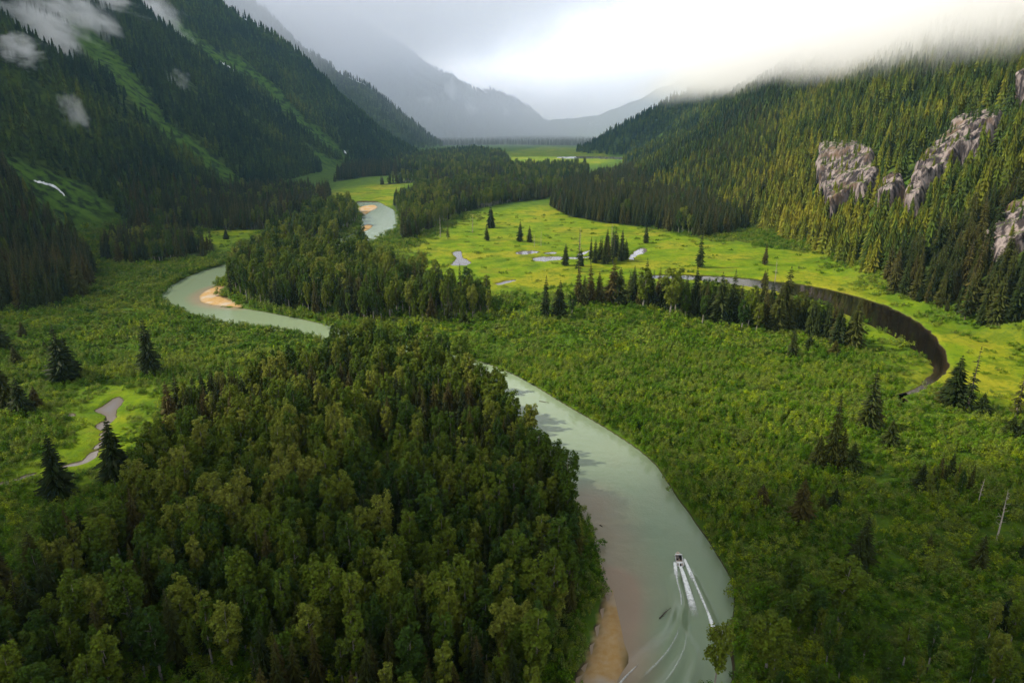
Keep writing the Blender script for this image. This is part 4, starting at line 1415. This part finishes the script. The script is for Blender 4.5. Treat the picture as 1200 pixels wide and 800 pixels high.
def box_mesh(name, boxes, mat, bev=0.03):
    import bmesh
    bm = bmesh.new()
    for (c, s, tilt) in boxes:
        m = Matrix.Translation(c) @ Matrix.Rotation(tilt, 4, 'X') @ Matrix.Diagonal((*s, 1))
        bmesh.ops.create_cube(bm, size=1.0, matrix=m)
    bmesh.ops.bevel(bm, geom=bm.edges[:], offset=bev, segments=2, affect='EDGES')
    me = bpy.data.meshes.new(name)
    bm.to_mesh(me)
    bm.free()
    me.materials.append(mat)
    return me
wsf = link('windscreen_frame', box_mesh('windscreen_frame', [((0, .72, 1.62), (2.1, .34, .10), 0.1), ((-1.0, .95, 1.25), (.09, .09, .75), .45), ((1.0, .95, 1.25), (.09, .09, .75), .45), ((0, 1.12, .98), (2.05, .1, .10), .3)], M_WHITE, .02), boat)
link('windscreen_glass', box_mesh('windscreen_glass', [((0, .93, 1.3), (1.9, .03, .62), .45)], M_GLASS, .005), wsf)
link('console', box_mesh('console', [((.5, .78, .62), (.7, .45, .8), 0)], M_BLACK), boat)
for sx in (-.5, .5):
    link('seat', box_mesh('seat', [((sx, -.15, .45), (.6, .55, .25), 0), ((sx, -.42, .78), (.6, .14, .6), -.15)], M_BLACK), boat)
link('rear_bench', box_mesh('rear_bench', [((0, -1.75, .4), (1.7, .6, .45), 0)], M_WHITE, .05), boat)
link('cockpit_floor', box_mesh('cockpit_floor', [((0, -.8, .15), (1.75, 3.9, .06), 0)], M_DECK, .01), boat)
mot = link('outboard_motor', box_mesh('outboard_motor', [((0, -3.35, .85), (.48, .6, .62), .1), ((0, -3.4, .2), (.22, .3, .9), .1)], M_BLACK, .08), boat)
link('propeller_guard', box_mesh('propeller_guard', [((0, -3.42, -.3), (.3, .5, .12), 0)], M_HULL, .03), mot)

N = NT('white_foam_glint')
tc = N.pos()
f = N.math('MULTIPLY', N.attr('foam').outputs['Fac'], N.mr(N.noise(tc, 1.3, 6, 0.75), 0.25, 0.6, 0.25, 1.3), clamp=True)
b = N.n('ShaderNodeBsdfPrincipled', Base_Color=(0.86, 0.88, 0.86, 1), Roughness=0.8)
tr = N.n('ShaderNodeBsdfTransparent')
mx = N.n('ShaderNodeMixShader', i0=f, i1=tr.outputs[0], i2=b.outputs[0])
N.set(N.out.inputs['Surface'], mx.outputs[0])
M_FOAM_GLINT = N.m
def river_z(x, y):
    pass
def foam_glint_strip(pl, w0, w1, f0, f1, zoff, a_end=None):
    pl = np.array(pl)
    V, F, A = [], [], []
    K = 9
    n = len(pl)
    for i in range(n):
        d = pl[min(i + 1, n - 1)] - pl[max(i - 1, 0)]
        d = d / (np.hypot(*d) + 1e-9)
        s = np.array((d[1], -d[0]))
        t = i / (n - 1)
        w = w0 + (w1 - w0) * t
        for k in range(K):
            u = -1 + 2 * k / (K - 1)
            q = pl[i] + s * w * u
            V.append((q[0], q[1], zoff * (1 - .6 * u * u)))
            A.append((f0 + (f1 - f0) * t) * (1 - u * u) ** .8 * min(1, 5 * (1 - t)) * min(1, .35 + 6 * t))
    for i in range(n - 1):
        for k in range(K - 1):
            F.append((K * i + k, K * i + k + 1, K * i + K + k + 1, K * i + K + k))
    return V, F, A
VV, FF, AA = [], [], []
cen = smooth_loop(wake_c[:5], 10, False)
for strip in (foam_glint_strip(cen[:34], .5, 1.6, 1.6, .45, .40), foam_glint_strip(arm_r[:9], .6, 1.0, 1.4, .8, .75), foam_glint_strip(arm_r[5:25], .5, .5, .7, .9, .95), foam_glint_strip(arm_r[17:24], .4, 1.1, .9, 1.6, 1.0),
              foam_glint_strip(arm_l[:6], .8, .6, 1.5, .5, .50), foam_glint_strip(arm_l[3:16], .5, .3, .55, .45, .85), foam_glint_strip(arm_l[30:41], .25, .6, .3, .9, .95), foam_glint_strip(arm_l2[5:22], .3, .5, .25, .3, 1.0), foam_glint_strip(arm_l3[4:18], .3, .4, .2, .25, .9)):  # the last two faint strips paint reflections on the side waves
    o_ = len(VV)
    VV += strip[0]
    FF += [tuple(i + o_ for i in q) for q in strip[1]]
    AA += strip[2]
me = mesh_np('boat_wake', VV, np.array(FF), M_FOAM_GLINT, True)
color_attr(me, 'foam', np.repeat(np.array(AA)[:, None], 4, 1))
tag(link('boat_wake', me), 'white foam streaks and painted wave glints of the wake trailing behind the boat', None, None, 'stuff')

# ------------------------------------------------------------------ air and clouds
def volume_mat(name, density, color=(1, 1, 1), aniso=0.2):
    N = NT(name)
    v = N.n('ShaderNodeVolumePrincipled', Color=(*color, 1), Density=density, Anisotropy=aniso)
    N.set(N.out.inputs['Volume'], v.outputs[0])
    return N, v

HAZE_DENSITY = 0.000030
Nh, vh = volume_mat('valley_air', HAZE_DENSITY, (0.36, 0.68, 1.0), 0.25)
V = [(x, y, z) for x in (-7000, 7000) for y in (-1200, 9000) for z in (-6, 1700)]
me = bpy.data.meshes.new('haze')
me.from_pydata(V, [], [(0, 1, 3, 2), (4, 6, 7, 5), (0, 4, 5, 1), (2, 3, 7, 6), (0, 2, 6, 4), (1, 5, 7, 3)])
me.materials.append(Nh.m)
tag(link('haze', me), kind='stuff')

def unit_ball(name, mat):
    import bmesh
    bm = bmesh.new()
    bmesh.ops.create_icosphere(bm, subdivisions=2, radius=1.0)
    me = bpy.data.meshes.new(name)
    bm.to_mesh(me)
    bm.free()
    me.materials.append(mat)
    return me

def wisp_mat(name, dens, scale, thr, seed):
    N, v = volume_mat(name, 0.0, (1, 1, 1), 0.1)
    tc = N.n('ShaderNodeTexCoord').outputs['Object']
    off = N.n('ShaderNodeVectorMath', {'operation': 'ADD'}, i0=tc, i1=(seed * 3.1, seed * 1.7, seed * .9))
    r = N.n('ShaderNodeVectorMath', {'operation': 'LENGTH'}, i0=tc).outputs['Value']
    nz = N.noise(off.outputs[0], scale, 4, 0.6)
    fall = N.mr(r, 0.15, 0.95, 1.0, 0.0)
    d = N.mr(N.math('ADD', nz, N.math('MULTIPLY', N.math('SUBTRACT', fall, 1.0), 0.55)), thr, thr + .22)
    N.set(v.inputs['Density'], N.math('MULTIPLY', d, dens))
    return N.m

WISPS = [  # centre px, half-size px (w, h), tilt degrees, density, label
    (44, 38, 62, 26, -24, .040, 'large torn cloud wisp at the top left corner of the mountain'),
    (105, 22, 34, 20, -38, .030, 'slanting cloud wisp right of the largest one'),
    (190, 26, 26, 40, 28, .030, 'ragged hanging cloud wisp near the top of the left mountain'),
    (88, 130, 15, 22, 18, .012, 'small faint mist patch low on the left mountain forest'),
    (206, 98, 15, 16, 0, .010, 'faint thin mist puff between the avalanche tracks'),
    (22, 60, 26, 16, 0, .032, 'lower end of the torn cloud against the left edge'),
    (62, 8, 46, 18, -20, .030, 'mist veil between the torn cloud and the slanting wisp'),
    (165, 6, 34, 14, -35, .026, 'streaky mist scrap left of the ragged hanging wisp'),
    (122, 2, 40, 16, -10, .030, 'cloud scrap cut by the upper edge above the left mountain'),
]
for i, (x, y, w, h, tilt, dens, lab) in enumerate(WISPS):
    p = ray_hit(x, y)
    cam_v = Vector((0, 0, CAM_H))
    if p is None:
        continue
    d = (p - cam_v)
    L = d.length
    c = cam_v + d * ((L - 70) / L)
    m = wisp_mat('wisp_mist', dens, 3.0, .37, i + 1)
    o = link('cloud_wisp', unit_ball('cloud_wisp', m))
    o.location = c
    k = L / FPX
    o.rotation_euler = (0, R(-tilt), math.atan2(-d.x, d.y))
    o.scale = (w * k * 1.9, 85, h * k * 1.9)
    tag(o, lab, 'cloud wisp', 'mist wisps on the left mountain')
FAR_W = [(510, 66, 34, 10, -20, .006, 'pale slanting wisp across the far grey mountain'), (528, 105, 13, 28, 5, .009, 'upright white wisp in the middle of the far mountain'),
         (553, 127, 15, 13, 0, .009, 'right white puff low on the far mountain'), (500, 117, 20, 8, 0, .006, 'thin level wisp left of the upright one'),
         (594, 132, 9, 9, 0, .006, 'little puff near the right foot of the far mountain'), (620, 130, 14, 9, 10, .006, 'mist puff at the far right foot of the far mountain'),
         (408, 30, 24, 12, 25, .006, 'pale wisp beside the left spur top')]
for i, (x, y, w, h, tilt, dens, lab) in enumerate(FAR_W):
    p = ray_hit(x, y)
    if p is None:
        continue
    d = (p - Vector((0, 0, CAM_H)))
    L = d.length
    c = Vector((0, 0, CAM_H)) + d * ((L - 260) / L)
    o = link('cloud_wisp', unit_ball('cloud_wisp', wisp_mat('far_wisp_mist', dens, 2.0, .36, i + 11)))
    o.location = c
    k = L / FPX
    o.rotation_euler = (0, R(-tilt), math.atan2(-d.x, d.y))
    o.scale = (w * k * 1.3, 180, h * k * 1.3)
    tag(o, lab, 'cloud wisp', 'mist wisps on the far mountain')

def cloud_box(name, lab, x0, x1, y0, y1, z0, z1, expr, group=None, tone=(1, 1, 1)):
    N, v = volume_mat(name, 0.0, tone, 0.1)
    P = N.pos()
    S = N.n('ShaderNodeSeparateXYZ', Vector=P)
    N.set(v.inputs['Density'], expr(N, P, S.outputs[0], S.outputs[1], S.outputs[2]))
    V = [(x, y, z) for x in (x0, x1) for y in (y0, y1) for z in (z0, z1)]
    me = bpy.data.meshes.new(name)
    me.from_pydata(V, [], [(0, 1, 3, 2), (4, 6, 7, 5), (0, 4, 5, 1), (2, 3, 7, 6), (0, 2, 6, 4), (1, 5, 7, 3)])
    me.materials.append(N.m)
    return tag(link(name, me), lab, 'cloud bank', group)

def right_bank(N, P, X, Y, Z):
    n = N.noise(P, 0.0055, 5, 0.6)
    z = N.math('ADD', Z, N.math('MULTIPLY', N.math('SUBTRACT', n, 0.5), -130.0))
    up = N.mr(N.math('ADD', z, N.mr(Y, 1500.0, 3600.0, 0.0, 20.0)), 215.0, 330.0)
    edge = N.mr(N.math('ADD', N.math('ADD', X, N.math('MULTIPLY', Z, -1.25)), N.math('MULTIPLY', N.mr(Y, 1500.0, 3300.0), 40.0)), 120.0, 360.0)
    ends = N.math('MULTIPLY', N.mr(Y, 450.0, 900.0), N.mr(Y, 1500.0, 3500.0, 1.0, 0.0))
    top = N.mr(Z, 430.0, 565.0, 1.0, 0.0)
    return N.math('MULTIPLY', N.math('MULTIPLY', N.math('MULTIPLY', up, edge), N.math('MULTIPLY', ends, top)), 0.014)
cloud_box('cloud_bank', 'low white cloud bank hiding the top of the right mountain', 380, 2300, 440, 3600, 130, 565, right_bank)

def far_bank(N, P, X, Y, Z):
    n = N.noise(P, 0.0018, 5, 0.6)
    z = N.math('ADD', Z, N.math('MULTIPLY', N.math('SUBTRACT', n, 0.5), -600.0))
    z = N.math('ADD', z, N.math('MULTIPLY', X, -0.30))
    d = N.math('MULTIPLY', N.mr(z, 480.0, 1000.0), 0.0016)
    return N.math('ADD', d, N.math('MULTIPLY', N.math('MULTIPLY', N.mr(Y, 3200.0, 5200.0), N.mr(N.math('ADD', z, N.math('MULTIPLY', X, 0.3)), 150.0, 620.0, 1.0, 0.25)), 0.00115))
cloud_box('cloud_bank', 'grey cloud veil hanging over the far mountain top', -2600, 1900, 3100, 6100, -4, 1500, far_bank, None, (0.93, 0.95, 1.0))

def near_shade_cloud(N, P, X, Y, Z):  # unseen cloud, added so that its shadow darkens the near ground
    n = N.noise(P, 0.0045, 4, 0.55)
    dx = N.math('MULTIPLY', N.math('ADD', X, 620.0), 1 / 610.0)
    dy = N.math('MULTIPLY', N.math('ADD', Y, -140.0), 1 / 268.0)
    r = N.math('SQRT', N.math('ADD', N.math('MULTIPLY', dx, dx), N.math('MULTIPLY', dy, dy)))
    r = N.math('ADD', r, N.math('MULTIPLY', N.math('SUBTRACT', n, 0.5), 1.1))
    return N.math('MULTIPLY', N.mr(r, 0.62, 1.08, 1.0, 0.0), 0.024)
o = cloud_box('cloud_bank', 'unseen grey cloud added overhead to shade the near valley', -1340, 130, -330, 560, 590, 690, near_shade_cloud)
del o['category']
o['kind'] = 'stuff'

def left_shade_cloud(N, P, X, Y, Z):  # unseen cloud, added above the crest to shade the left slope
    n = N.noise(P, 0.003, 4, 0.55)
    z = N.math('ADD', Z, N.math('MULTIPLY', N.math('SUBTRACT', n, 0.5), -300.0))
    ends = N.math('MULTIPLY', N.mr(Y, 200.0, 800.0), N.mr(Y, 3000.0, 3500.0, 1.0, 0.0))
    ends = N.math('MULTIPLY', ends, N.mr(X, -1950.0, -1660.0, 1.0, 0.0))
    return N.math('MULTIPLY', N.math('MULTIPLY', N.mr(z, 930.0, 1080.0), ends), 0.009)
o = cloud_box('cloud_bank', 'unseen grey cloud added over the left mountain top to shade its slope', -2900, -1640, 150, 3550, 800, 1330, left_shade_cloud)
del o['category']
o['kind'] = 'stuff'
